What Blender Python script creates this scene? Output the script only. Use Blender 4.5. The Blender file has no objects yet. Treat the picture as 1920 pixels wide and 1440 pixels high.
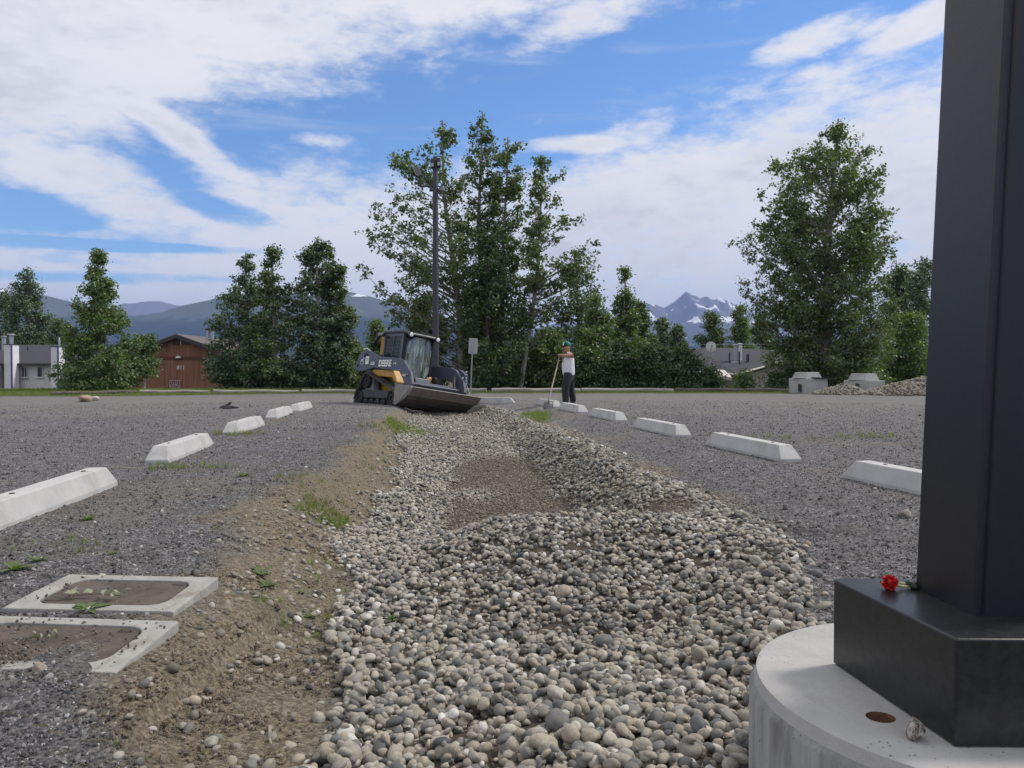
import bpy, bmesh, math, random
import numpy as np
from mathutils import Vector, Matrix, Euler
R = math.radians
rng = np.random.default_rng(11)
random.seed(5)
sc = bpy.context.scene
COL = sc.collection

# ------------------------------------------------------------------ camera, light, exposure
EYE = 0.95                                  # eye height over the gravel lot
PITCH = math.atan(27 / 1440)
cam_d = bpy.data.cameras.new('camera'); cam = bpy.data.objects.new('camera', cam_d); COL.objects.link(cam)
cam_d.sensor_width = 36; cam_d.lens = 27; cam_d.clip_start = .05; cam_d.clip_end = 40000
cam.location = (0, 0, EYE); cam.rotation_euler = (R(90) - PITCH, 0, 0)
sc.camera = cam
SUN_EL, SUN_AZ = 48, 72                     # azimuth from +Y (view direction) towards +X (right)
sd = bpy.data.lights.new('sun', 'SUN'); sun = bpy.data.objects.new('sun', sd); COL.objects.link(sun)
sd.energy = 2.9; sd.angle = R(11); sd.color = (1, .94, .85)
_dir = Vector((math.sin(R(SUN_AZ)) * math.cos(R(SUN_EL)), math.cos(R(SUN_AZ)) * math.cos(R(SUN_EL)), math.sin(R(SUN_EL))))
sun.rotation_euler = _dir.to_track_quat('Z', 'Y').to_euler()
sun.location = (0, 0, 50)
sc.view_settings.view_transform = 'Standard'; sc.view_settings.look = 'None'
sc.view_settings.exposure = 0.12; sc.view_settings.gamma = 1; sc.view_settings.use_curve_mapping = False
sc.cycles.max_bounces = 6; sc.cycles.diffuse_bounces = 3; sc.cycles.glossy_bounces = 3
sc.cycles.transmission_bounces = 5; sc.cycles.transparent_max_bounces = 8; sc.cycles.volume_bounces = 0

class NT:
    """tiny wrapper that writes shader maths as calls"""
    def __init__(s, tree): s.t = tree; s.n = tree.nodes; s.l = tree.links
    def node(s, typ, **kw):
        n = s.n.new(typ)
        for k, v in kw.items(): setattr(n, k, v)
        return n
    def put(s, sock, v):
        if isinstance(v, bpy.types.NodeSocket): s.l.new(v, sock)
        elif v is not None: sock.default_value = v
    def m(s, op, a, b=None, c=None, clamp=False):
        n = s.n.new('ShaderNodeMath'); n.operation = op; n.use_clamp = clamp
        s.put(n.inputs[0], a); s.put(n.inputs[1], b)
        if c is not None: s.put(n.inputs[2], c)
        return n.outputs[0]
    def mix(s, f, a, b, typ='MIX'):
        n = s.n.new('ShaderNodeMix'); n.data_type = 'RGBA'; n.blend_type = typ
        s.put(n.inputs[0], f)
        for i, v in ((6, a), (7, b)):
            if isinstance(v, tuple) and len(v) == 3: v = (*v, 1)
            s.put(n.inputs[i], v)
        return n.outputs[2]
    def noise(s, scale, detail=4, rough=.55, vec=None, dist=0, out=0):
        n = s.n.new('ShaderNodeTexNoise'); n.inputs['Scale'].default_value = scale
        n.inputs['Detail'].default_value = detail; n.inputs['Roughness'].default_value = rough
        n.inputs['Distortion'].default_value = dist
        if vec is not None: s.l.new(vec, n.inputs['Vector'])
        return n.outputs[out]
    def vor(s, scale, vec=None, feature='F1', out='Distance', rnd=1):
        n = s.n.new('ShaderNodeTexVoronoi'); n.feature = feature; n.inputs['Scale'].default_value = scale
        n.inputs['Randomness'].default_value = rnd
        if vec is not None: s.l.new(vec, n.inputs['Vector'])
        return n.outputs[out]
    def ss(s, v, a, b):
        n = s.n.new('ShaderNodeMapRange'); n.interpolation_type = 'SMOOTHSTEP'
        s.put(n.inputs[0], v); n.inputs[1].default_value = a; n.inputs[2].default_value = b
        return n.outputs[0]
    def ramp(s, v, stops, mode='LINEAR'):
        n = s.n.new('ShaderNodeValToRGB'); n.color_ramp.interpolation = mode
        e = n.color_ramp.elements
        while len(e) < len(stops): e.new(.5)
        for i, (p, c) in enumerate(stops):
            e[i].position = p; e[i].color = (*c, 1)
        s.put(n.inputs[0], v); return n.outputs[0]
    def curve(s, v, pts):
        n = s.n.new('ShaderNodeFloatCurve'); c = n.mapping.curves[0]
        c.points[0].location = pts[0]; c.points[1].location = pts[-1]
        for p in pts[1:-1]: c.points.new(*p)
        for p in c.points: p.handle_type = 'VECTOR'
        n.mapping.update(); s.put(n.inputs['Value'], v); return n.outputs[0]

# ------------------------------------------------------------------ sky with broken cloud
def build_world():
    w = bpy.data.worlds.new('World'); sc.world = w; w.use_nodes = True
    t = w.node_tree; t.nodes.clear(); N = NT(t)
    sky = N.node('ShaderNodeTexSky', sky_type='NISHITA', sun_disc=False)
    sky.sun_elevation = R(SUN_EL); sky.sun_rotation = R(SUN_AZ); sky.altitude = 100
    sky.air_density = 1.0; sky.dust_density = .3; sky.ozone_density = 2.5
    tc = N.node('ShaderNodeTexCoord'); sx = N.node('ShaderNodeSeparateXYZ'); t.links.new(tc.outputs['Generated'], sx.inputs[0])
    dx, dy, dz = sx.outputs
    az = N.m('ARCTAN2', dx, dy)
    el = N.m('ARCSINE', dz)
    # heights of cloud edges above the horizon along the compass, noted in degrees-like tangents
    def ae(px, py):
        a = math.atan((px - 960) / 1440); return a, math.atan((693 - py) / 1440 * math.cos(a))
    b1 = [(-400, 380), (-100, 345), (0, 322), (150, 312), (220, 292), (300, 228), (360, 205), (480, 188), (560, 152), (640, 122), (760, 95),
          (860, 82), (960, 68), (1020, 48), (1100, 28), (1200, -5), (1320, -60), (1600, -200), (2000, -400)]
    b2 = [(-400, 440), (0, 428), (100, 415), (350, 418), (440, 352), (560, 338), (700, 342), (800, 330), (900, 310), (1000, 316), (1100, 298), (1180, 272),
          (1240, 245), (1320, 230), (1400, 205), (1450, 188), (1560, 170), (1640, 152), (1760, 122), (1920, 80), (2200, 20)]
    def cv(pts, tail):
        q = [ae(*p) for p in pts]
        q = [(-math.pi, q[0][1] - tail), (-1.6, q[0][1] - tail * .5)] + q + [(1.5, q[-1][1]), (math.pi, q[-1][1] * .6)]
        q = [((a + math.pi) / (2 * math.pi), min(e / 1.2, 1)) for a, e in q]
        return N.m('MULTIPLY', N.curve(N.m('DIVIDE', N.m('ADD', az, math.pi), 2 * math.pi), q), 1.2)
    f1 = N.m('MULTIPLY', N.m('SUBTRACT', el, cv(b1, .15)), 22)
    f2 = N.m('MULTIPLY', N.m('SUBTRACT', cv(b2, .02), el), 22)
    f1 = N.m('MINIMUM', f1, 1.6); f2 = N.m('MINIMUM', f2, 1.5)
    cov = N.m('MAXIMUM', f1, f2)
    cov = N.m('MAXIMUM', cov, -1.6)
    blobs = [(390, 300, 125, 50, -40, 1.05), (1525, 74, 135, 36, 10, 2.6), (1722, 46, 110, 34, 10, 2.4), (1060, 274, 120, 20, 0, 1.7),
             (215, 362, 210, 60, -14, 1.9), (620, 262, 90, 16, 4, 1.05), (1590, 118, 120, 24, 8, .9), (1180, 252, 90, 30, 12, 1.0),
             (60, 398, 120, 34, 0, -1.5), (425, 398, 95, 26, -12, -2.0), (150, 459, 420, 11, 1, -1.9), (200, 522, 460, 13, 2, -1.5),
             (1010, 300, 95, 14, 8, -1.0), (1080, 55, 150, 40, 18, 1.0), (330, 250, 120, 30, -30, 1.5)]
    for cx, cy, rx, ry, ang, st in blobs:
        a0, e0 = ae(cx, cy); ca, sa = math.cos(R(ang)), math.sin(R(ang))
        u = N.m('SUBTRACT', az, a0); v = N.m('SUBTRACT', el, e0)
        p = N.m('ADD', N.m('MULTIPLY', u, ca * 1440 / rx), N.m('MULTIPLY', v, sa * 1440 / rx))
        q = N.m('SUBTRACT', N.m('MULTIPLY', v, ca * 1440 / ry), N.m('MULTIPLY', u, sa * 1440 / ry))
        r2 = N.m('ADD', N.m('MULTIPLY', p, p), N.m('MULTIPLY', q, q))
        cov = N.m('MULTIPLY_ADD', N.m('MAXIMUM', N.m('SUBTRACT', 1, r2), 0), st, cov)
    cmb = N.node('ShaderNodeCombineXYZ'); N.put(cmb.inputs[0], N.m('MULTIPLY', dx, 1)); N.put(cmb.inputs[1], dy); N.put(cmb.inputs[2], N.m('MULTIPLY', dz, 2.6))
    vec = cmb.outputs[0]
    n1 = N.noise(5.5, 8, .58, vec, .3); n2 = N.noise(26, 6, .62, vec, .2)
    cmb2 = N.node('ShaderNodeCombineXYZ'); N.put(cmb2.inputs[0], dx); N.put(cmb2.inputs[1], dy); N.put(cmb2.inputs[2], N.m('MULTIPLY', dz, 9))
    n3 = N.noise(4.2, 5, .5, cmb2.outputs[0], .4)                       # long thin streaks low in the sky
    low = N.ss(el, .28, .08)
    nz = N.m('ADD', N.m('MULTIPLY', N.m('SUBTRACT', n1, .5), 3.4), N.m('MULTIPLY', N.m('SUBTRACT', n2, .5), 3.0))
    nz = N.m('ADD', nz, N.m('MULTIPLY', N.m('MULTIPLY', N.m('SUBTRACT', n3, .5), 2.6), low))
    tot = N.m('ADD', cov, nz)
    dens = N.ss(tot, -.95, 1.25)
    veil = N.m('MULTIPLY', N.ss(N.noise(3.2, 5, .6, cmb2.outputs[0], .6), .52, .78), .32)
    dens = N.m('MAXIMUM', dens, veil)
    # cloud brightness: thin sunlit rims, greyer thick bellies
    thick = N.ss(tot, .2, 3.0)
    g1 = N.noise(3.4, 6, .6, vec, .5); g2 = N.noise(14, 5, .6, vec, .3)
    belly = N.m('MULTIPLY', N.ss(N.m('ADD', N.m('MULTIPLY', g1, .7), N.m('MULTIPLY', g2, .3)), .42, .62), thick)
    ccol = N.mix(belly, (.84, .84, .87), (.58, .585, .65))
    warm = N.ss(el, .22, .02)
    ccol = N.mix(N.m('MULTIPLY', warm, .35), ccol, (.86, .86, .89))
    skyc = N.mix(1.0, sky.outputs[0], (.090, .120, .152), 'MULTIPLY')
    col = N.mix(dens, skyc, ccol)
    up = N.ss(el, -.08, -.01)
    col = N.mix(up, (.16, .16, .16), col)
    bg = N.node('ShaderNodeBackground'); t.links.new(col, bg.inputs[0]); bg.inputs[1].default_value = 1.0
    o = N.node('ShaderNodeOutputWorld'); t.links.new(bg.outputs[0], o.inputs[0])
    w.cycles.sampling_method = 'MANUAL'; w.cycles.sample_map_resolution = 1024
build_world()

# ------------------------------------------------------------------ mesh helpers
def at(px, py, Y):
    """where the sight line through a spot of the photo meets the plane at depth Y: (X, z)"""
    a = (px - 960) / 1440; b = -(py - 720) / 1440
    yy = math.cos(PITCH) + b * math.sin(PITCH); zz = -math.sin(PITCH) + b * math.cos(PITCH)
    return a / yy * Y, EYE + zz / yy * Y

def mesh_np(name, V, F, smooth=False, mat=None):
    V = np.asarray(V, dtype=np.float32); F = np.asarray(F, dtype=np.int32)
    me = bpy.data.meshes.new(name); k = F.shape[1]
    me.vertices.add(len(V)); me.vertices.foreach_set('co', V.ravel())
    me.loops.add(F.size); me.loops.foreach_set('vertex_index', F.ravel())
    me.polygons.add(len(F)); me.polygons.foreach_set('loop_start', np.arange(len(F), dtype=np.int32) * k)
    me.polygons.foreach_set('loop_total', np.full(len(F), k, dtype=np.int32))
    if smooth: me.polygons.foreach_set('use_smooth', np.ones(len(F), dtype=bool))
    me.update(calc_edges=True)
    if mat: me.materials.append(mat)
    return me

def link(name, data, parent=None, loc=None):
    o = bpy.data.objects.new(name, data); COL.objects.link(o)
    if parent: o.parent = parent
    if loc is not None: o.location = loc
    return o
def tag(o, label=None, cat=None, group=None, kind=None):
    if label: o['label'] = label
    if cat: o['category'] = cat
    if group: o['group'] = group
    if kind: o['kind'] = kind
    return o
def thing(name, label, cat, loc=(0, 0, 0), rz=0, group=None):
    o = link(name, None, loc=loc); o.rotation_euler = (0, 0, rz); o.empty_display_size = .2
    return tag(o, label, cat, group)
def copy_tree(o, parent=None):
    c = o.copy(); COL.objects.link(c); c.parent = parent
    for ch in list(o.children): copy_tree(ch, c)
    return c

class MB:
    def __init__(s): s.v = []; s.f = []
    def add(s, V, F, M=None):
        b = len(s.v)
        for p in V: s.v.append(tuple(M @ Vector(p)) if M else tuple(p))
        s.f += [tuple(b + i for i in f) for f in F]; return s
    def box(s, c, d, rot=None, taper=1.0):
        x, y, z = d[0] / 2, d[1] / 2, d[2] / 2
        V = [(sx * x * (taper if sz > 0 else 1), sy * y * (taper if sz > 0 else 1), sz * z) for sz in (-1, 1) for sx, sy in ((-1, -1), (1, -1), (1, 1), (-1, 1))]
        F = [(3, 2, 1, 0), (4, 5, 6, 7), (0, 1, 5, 4), (1, 2, 6, 5), (2, 3, 7, 6), (3, 0, 4, 7)]
        M = Matrix.Translation(c) @ (Euler(rot).to_matrix().to_4x4() if rot else Matrix())
        return s.add(V, F, M)
    def prism(s, prof, y0, y1, axis='y'):
        """closed profile of (x, z) points swept from y0 to y1"""
        n = len(prof)
        def P(a, b, c): return {'y': (a, c, b), 'x': (c, a, b), 'z': (a, b, c)}[axis]
        V = [P(a, b, y0) for a, b in prof] + [P(a, b, y1) for a, b in prof]
        F = [tuple(range(n)), tuple(range(2 * n - 1, n - 1, -1))] + [(i, i + n, (i + 1) % n + n, (i + 1) % n) for i in range(n)]
        return s.add(V, F)
    def tube(s, path, rad, n=8, cap=True):
        path = [Vector(p) for p in path]; m = len(path)
        if not hasattr(rad, '__len__'): rad = [rad] * m
        b = len(s.v); up = Vector((0, 0, 1))
        for i, p in enumerate(path):
            d = (path[min(i + 1, m - 1)] - path[max(i - 1, 0)]).normalized()
            u = d.cross(up if abs(d.z) < .9 else Vector((1, 0, 0))).normalized(); w = d.cross(u)
            for k in range(n):
                a = 2 * math.pi * k / n
                s.v.append(tuple(p + (u * math.cos(a) + w * math.sin(a)) * rad[i]))
        for i in range(m - 1):
            for k in range(n):
                s.f.append((b + i * n + k, b + i * n + (k + 1) % n, b + (i + 1) * n + (k + 1) % n, b + (i + 1) * n + k))
        if cap:
            s.f.append(tuple(b + k for k in range(n - 1, -1, -1))); s.f.append(tuple(b + (m - 1) * n + k for k in range(n)))
        return s
    def lathe(s, prof, n=24, c=(0, 0, 0), axis='z'):
        b = len(s.v); m = len(prof)
        for r, h in prof:
            for k in range(n):
                a = 2 * math.pi * k / n; p = (r * math.cos(a), r * math.sin(a), h)
                if axis == 'y': p = (p[0], p[2], p[1])
                if axis == 'x': p = (p[2], p[0], p[1])
                s.v.append((p[0] + c[0], p[1] + c[1], p[2] + c[2]))
        for i in range(m - 1):
            for k in range(n):
                s.f.append((b + i * n + k, b + i * n + (k + 1) % n, b + (i + 1) * n + (k + 1) % n, b + (i + 1) * n + k))
        if prof[0][0] > 1e-4: s.f.append(tuple(b + k for k in range(n - 1, -1, -1)))
        if prof[-1][0] > 1e-4: s.f.append(tuple(b + (m - 1) * n + k for k in range(n)))
        return s
    def build(s, name, mat, parent=None, smooth=False, bevel=0, seg=2, loc=None):
        me = bpy.data.meshes.new(name); me.from_pydata(s.v, [], s.f); me.materials.append(mat)
        bm = bmesh.new(); bm.from_mesh(me); bmesh.ops.remove_doubles(bm, verts=bm.verts, dist=1e-5)
        bmesh.ops.recalc_face_normals(bm, faces=bm.faces); bm.to_mesh(me); bm.free()
        o = link(name, me, parent, loc)
        if smooth:
            me.polygons.foreach_set('use_smooth', [True] * len(me.polygons)); me.set_sharp_from_angle(angle=R(38))
        if bevel:
            md = o.modifiers.new('bevel', 'BEVEL'); md.width = bevel; md.segments = seg; md.limit_method = 'ANGLE'; md.angle_limit = R(35)
        return o

def text_obj(name, body, size, mat, parent, M, ext=.002):
    cu = bpy.data.curves.new(name, 'FONT'); cu.body = body; cu.size = size; cu.extrude = ext; cu.align_x = 'CENTER'; cu.align_y = 'CENTER'
    cu.offset = size * .035
    tmp = bpy.data.objects.new(name + '_t', cu); COL.objects.link(tmp)
    dg = bpy.context.evaluated_depsgraph_get(); me = bpy.data.meshes.new_from_object(tmp.evaluated_get(dg))
    bpy.data.objects.remove(tmp); me.materials.clear(); me.materials.append(mat)
    o = link(name, me, parent); o.matrix_local = M; return o

# ------------------------------------------------------------------ materials
MATS = {}
def pmat(name, col, rough=.6, metal=0, var=.12, scale=6, bump=0, bscale=40, spec=.5, dirt=None, dirt_amt=.4, coat=0, stretch=None):
    """plain painted / bare surface with soft grain, wear and dirt"""
    if name in MATS: return MATS[name]
    m = bpy.data.materials.new(name); m.use_nodes = True; t = m.node_tree; N = NT(t)
    b = t.nodes['Principled BSDF']; tc = N.node('ShaderNodeTexCoord'); vec = tc.outputs['Object']
    if stretch:
        mp = N.node('ShaderNodeMapping'); mp.inputs['Scale'].default_value = stretch; t.links.new(vec, mp.inputs[0]); vec = mp.outputs[0]
    n = N.noise(scale, 6, .65, vec)
    c = N.mix(N.ss(n, .3, .7), tuple(x * (1 - var) for x in col), tuple(min(1, x * (1 + var)) for x in col))
    if dirt: c = N.mix(N.m('MULTIPLY', N.ss(N.noise(scale * .6, 8, .7, vec, .5), .5, .68), dirt_amt), c, dirt)
    t.links.new(c, b.inputs['Base Color'])
    rr = N.m('MULTIPLY_ADD', N.noise(scale * 3, 4, .6, vec), .25, rough - .12); t.links.new(rr, b.inputs['Roughness'])
    b.inputs['Metallic'].default_value = metal; b.inputs['Specular IOR Level'].default_value = spec
    b.inputs['Coat Weight'].default_value = coat; b.inputs['Coat Roughness'].default_value = .15
    if bump:
        bp = N.node('ShaderNodeBump'); bp.inputs['Strength'].default_value = bump; bp.inputs['Distance'].default_value = .01
        t.links.new(N.noise(bscale, 6, .65, vec), bp.inputs['Height']); t.links.new(bp.outputs[0], b.inputs['Normal'])
    MATS[name] = m; return m

def stone_mat(name, stops, mud, speck=.25, rough=.75, bump=.25, scale=40):
    """a different stone colour on every instance; the instance attribute 'tint' muddies it"""
    m = bpy.data.materials.new(name); m.use_nodes = True; t = m.node_tree; N = NT(t); b = t.nodes['Principled BSDF']
    oi = N.node('ShaderNodeObjectInfo'); tc = N.node('ShaderNodeTexCoord')
    col = N.ramp(oi.outputs['Random'], stops, 'LINEAR')
    sc1 = N.noise(scale, 5, .7, tc.outputs['Object'])
    col = N.mix(speck, col, N.ramp(sc1, [(.35, (.04, .04, .045)), (.5, (.26, .25, .235)), (.66, (.5, .48, .44))]), 'OVERLAY')
    at_ = N.node('ShaderNodeAttribute', attribute_type='INSTANCER', attribute_name='tint')
    at2 = N.node('ShaderNodeAttribute', attribute_type='OBJECT', attribute_name='tint')
    tint = N.m('MAXIMUM', at_.outputs['Fac'], at2.outputs['Fac'])
    pos = N.node('ShaderNodeNewGeometry')
    silt = N.m('MULTIPLY', N.ss(N.noise(9, 5, .6, pos.outputs['Position']), .40, .75), .32)      # dust left by the dirt they were dug with
    col = N.mix(N.m('MAXIMUM', tint, silt), col, mud)
    t.links.new(col, b.inputs['Base Color']); b.inputs['Roughness'].default_value = rough; b.inputs['Specular IOR Level'].default_value = .35
    bp = N.node('ShaderNodeBump'); bp.inputs['Strength'].default_value = bump; bp.inputs['Distance'].default_value = .005
    t.links.new(N.noise(scale * 4, 5, .7, tc.outputs['Object']), bp.inputs['Height']); t.links.new(bp.outputs[0], b.inputs['Normal'])
    MATS[name] = m; return m

# ------------------------------------------------------------------ value noise for terrain
def vnoise(x, y, scale, seed=0, octaves=4, gain=.5):
    out = 0; amp = 1; tot = 0
    for o in range(octaves):
        g = np.random.default_rng(seed * 31 + o).random((256, 256))
        u = x * scale + 17.3 * o; v = y * scale + 5.1 * o
        iu = np.floor(u).astype(int); iv = np.floor(v).astype(int); fu = u - iu; fv = v - iv
        fu = fu * fu * (3 - 2 * fu); fv = fv * fv * (3 - 2 * fv)
        a = g[iu % 256, iv % 256]; b = g[(iu + 1) % 256, iv % 256]; c = g[iu % 256, (iv + 1) % 256]; d = g[(iu + 1) % 256, (iv + 1) % 256]
        out = out + amp * ((a * (1 - fu) + b * fu) * (1 - fv) + (c * (1 - fu) + d * fu) * fv); tot += amp; amp *= gain; scale *= 2.03
    return out / tot - .5
def sstep(v, a, b):
    t = np.clip((v - a) / (b - a), 0, 1); return t * t * (3 - 2 * t)

# ------------------------------------------------------------------ the lie of the land
Lx = ([0.5, 1.2, 2.26, 3.0, 4.5, 5.9, 8.7, 11.2, 14.1, 18, 20, 22, 24], [-.3, -.42, -.63, -.74, -1.05, -1.25, -1.32, -1.58, -2.05, -2.35, -2.5, -2.7, -2.9])
Rx = ([0.5, 1.2, 2.8, 3.4, 4.0, 5.1, 6.7, 11, 15.6, 19.3, 22, 24], [1.25, 1.25, 1.2, 1.3, 1.5, 1.5, 1.33, .92, .52, .02, -.9, -1.2])
FL = ([0, 1.0, 1.8, 2.3, 2.9, 3.5, 4.1, 4.6, 4.9, 5.3, 6.2, 7, 12, 16, 19, 20.8, 22.2, 23.5], [0, -.01, -.03, -.09, -.22, -.29, -.17, -.03, .0, -.12, -.44, -.48, -.45, -.38, -.33, -.27, -.1, 0])
FL2 = (FL[0], [0, -.05, -.1, -.15, -.22, -.26, -.25, -.26, -.27, -.32, -.44, -.48, -.45, -.38, -.33, -.3, -.12, 0])   # floor nearer the left bank
def edges(Y): return np.interp(Y, *Lx), np.interp(Y, *Rx)
def inside(X, Y, wob=True):
    xl, xr = edges(Y)
    if wob:
        xl = xl + vnoise(X * 0 + 3, Y, 1.3, 4, 4) * .42; xr = xr + vnoise(X * 0 + 9, Y, 1.1, 5, 4) * .42
    return (X - xl) / (xr - xl), xl, xr
def height(X, Y):
    X = np.asarray(X, float); Y = np.asarray(Y, float)
    xl, xr = edges(Y); t = (X - xl) / (xr - xl)
    fl = np.interp(Y, *FL); fl2 = np.interp(Y, *FL2)
    w = sstep(t, .1, .45); floor = fl * w + fl2 * (1 - w)
    zl = floor * .72; zr = np.minimum(floor * .28, -.03) * (1 - .8 * sstep(Y, 4.5, 6.5) * (1 - sstep(Y, 12, 15)))
    zc = floor + (zl - floor) * (1 - sstep(t, 0, .22)) + (zr - floor) * sstep(t, .70, .96)
    lb = np.clip((xl - X) / np.interp(Y, [2.5, 4.5], [.75, .58]), 0, 1); zl_out = np.interp(Y, *FL2) * .72 * (1 - sstep(lb, -.25, 1)) * 1.0
    k0 = 1 - sstep(np.zeros_like(X), -.25, 1)
    zl_out = np.where(True, zl * (1 - sstep(lb, -.25, 1)) / k0, 0)
    rb = np.clip((X - xr) / 1.0, 0, 1); zr_out = zr * (1 - sstep(rb, -.1, 1)) / (1 - sstep(np.zeros_like(X), -.1, 1)) - .05 * np.sin(rb * math.pi) * np.where(floor < -.02, 1, 0)
    z = np.where(t < 0, zl_out, np.where(t > 1, zr_out, zc))
    z = np.where((Y > 23.5) | (Y < -2), 0, z)
    z = z + vnoise(X, Y, .35, 1, 3) * .03 * np.clip(Y / 6, .3, 1) * (1 - sstep(Y, 30, 34)) + vnoise(X, Y, 2.2, 2, 4) * .018 * (Y < 60)
    # soil heaped round the two utility boxes
    e = np.maximum(np.abs(X + 1.6) / .62, np.abs(Y - 2.70) / .66); z = z + .070 * (1 - sstep(e, .80, 1.25)) * (X < -1.0)
    # the lot falls away behind the logs, down to the houses
    fall = sstep(Y, 34.5, 50)
    z = z - 2.0 * fall + vnoise(X, Y, .08, 3, 3) * .8 * fall
    z = z - 60 * sstep(Y, 150, 2500)
    return z
def dirt_mask(X, Y):
    xl, xr = edges(Y); n = vnoise(X, Y, 1.6, 7, 5); n2 = vnoise(X, Y, .7, 8, 3)
    d = xl - X
    wid = np.interp(Y, [0, 1.5, 2.2, 3.2, 4.5, 7, 12, 17, 20], [.0, .1, .62, .72, .66, .62, .55, .5, .2])
    left = sstep(d, -.25, .0) * (1 - sstep(d + n * .9, wid * .6, wid * 1.25))
    dr = X - xr; right = sstep(dr, -.3, .0) * (1 - sstep(dr + n * .8, .05, .45)) * .75 * sstep(Y, 4, 6) * (1 - sstep(Y, 19, 21))
    left = left * (1 - sstep(Y, 18, 20.5))
    far = sstep(n2, .12, .3) * .25
    return np.clip(np.maximum(np.maximum(left, right), far), 0, 1)
def mud_mask(X, Y):
    n = vnoise(X, Y, 2.0, 12, 4)
    cx = np.interp(Y, [6, 8.7, 12], [.10, -.10, -.28]); e = (np.abs(X - cx) / np.interp(Y, [6, 8.7, 12], [.74, .62, .62])) ** 3 + (np.abs(Y - 9.0) / 3.3) ** 4
    a = 1 - sstep(e + n * 1.3, .45, 1.25)
    gap = np.exp(-(((X + .45) / .28) ** 2 + ((Y - 8.6) / .35) ** 2)); a = a * (1 - gap)
    b = 1 - sstep(((X - 1.1) / .32) ** 2 + ((Y - 5.55) / .4) ** 2 + n, .6, 1.1)
    c = 1 - sstep(((X + .1) / .8) ** 2 + ((Y - 5.9) / .35) ** 2 + n * 1.2, .5, 1.1)
    far = sstep(vnoise(X, Y, 1.2, 19, 3), .05, .3) * sstep(Y, 11, 14) * .35
    return np.clip(np.maximum(np.maximum(a, b), np.maximum(c, far)), 0, 1)
GP = [(-1.42, 5.9, .20, .42, .9), (-1.75, 6.5, .35, .5, .35), (-1.6, 9, .3, 1.6, .22), (-1.0, 4.2, .2, .6, .3), (-2.3, 13, .3, 1.5, .3), (-2.1, 15.4, .5, 1.2, .8), (.55, 17.2, .42, 1.9, .55), (-4.1, 11.2, .5, .35, .6), (3.9, 10.6, .9, .5, .28), (5.3, 10.8, .7, .5, .34),
      (-2.5, 4.1, .35, .3, .35), (-3.1, 7.4, .5, .3, .5), (2.0, 14.5, .5, .4, .35), (-.9, 3.35, .2, .25, .5), (-1.1, 10.0, .3, 1.0, .25)]
def grass_mask(X, Y, patch=1.0):
    n = vnoise(X, Y, 1.9, 21, 4); g = np.zeros_like(X)
    for cx, cy, rx, ry, s in GP:
        g = np.maximum(g, s * (1 - sstep(((X - cx) / rx) ** 2 + ((Y - cy) / ry) ** 2 + n * 3.0, .3, 1.3)))
    edge = 30.5 + vnoise(X, Y * 0, .12, 23, 3) * 2.6 + n * 1.4
    edge = edge - 3.0 * sstep(-X, 6, 16)
    strip = sstep(Y, edge - .3, edge + .7) * np.where(X > 17, .25, 1)
    return np.clip(np.maximum(g * patch, strip), 0, 1)

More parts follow.
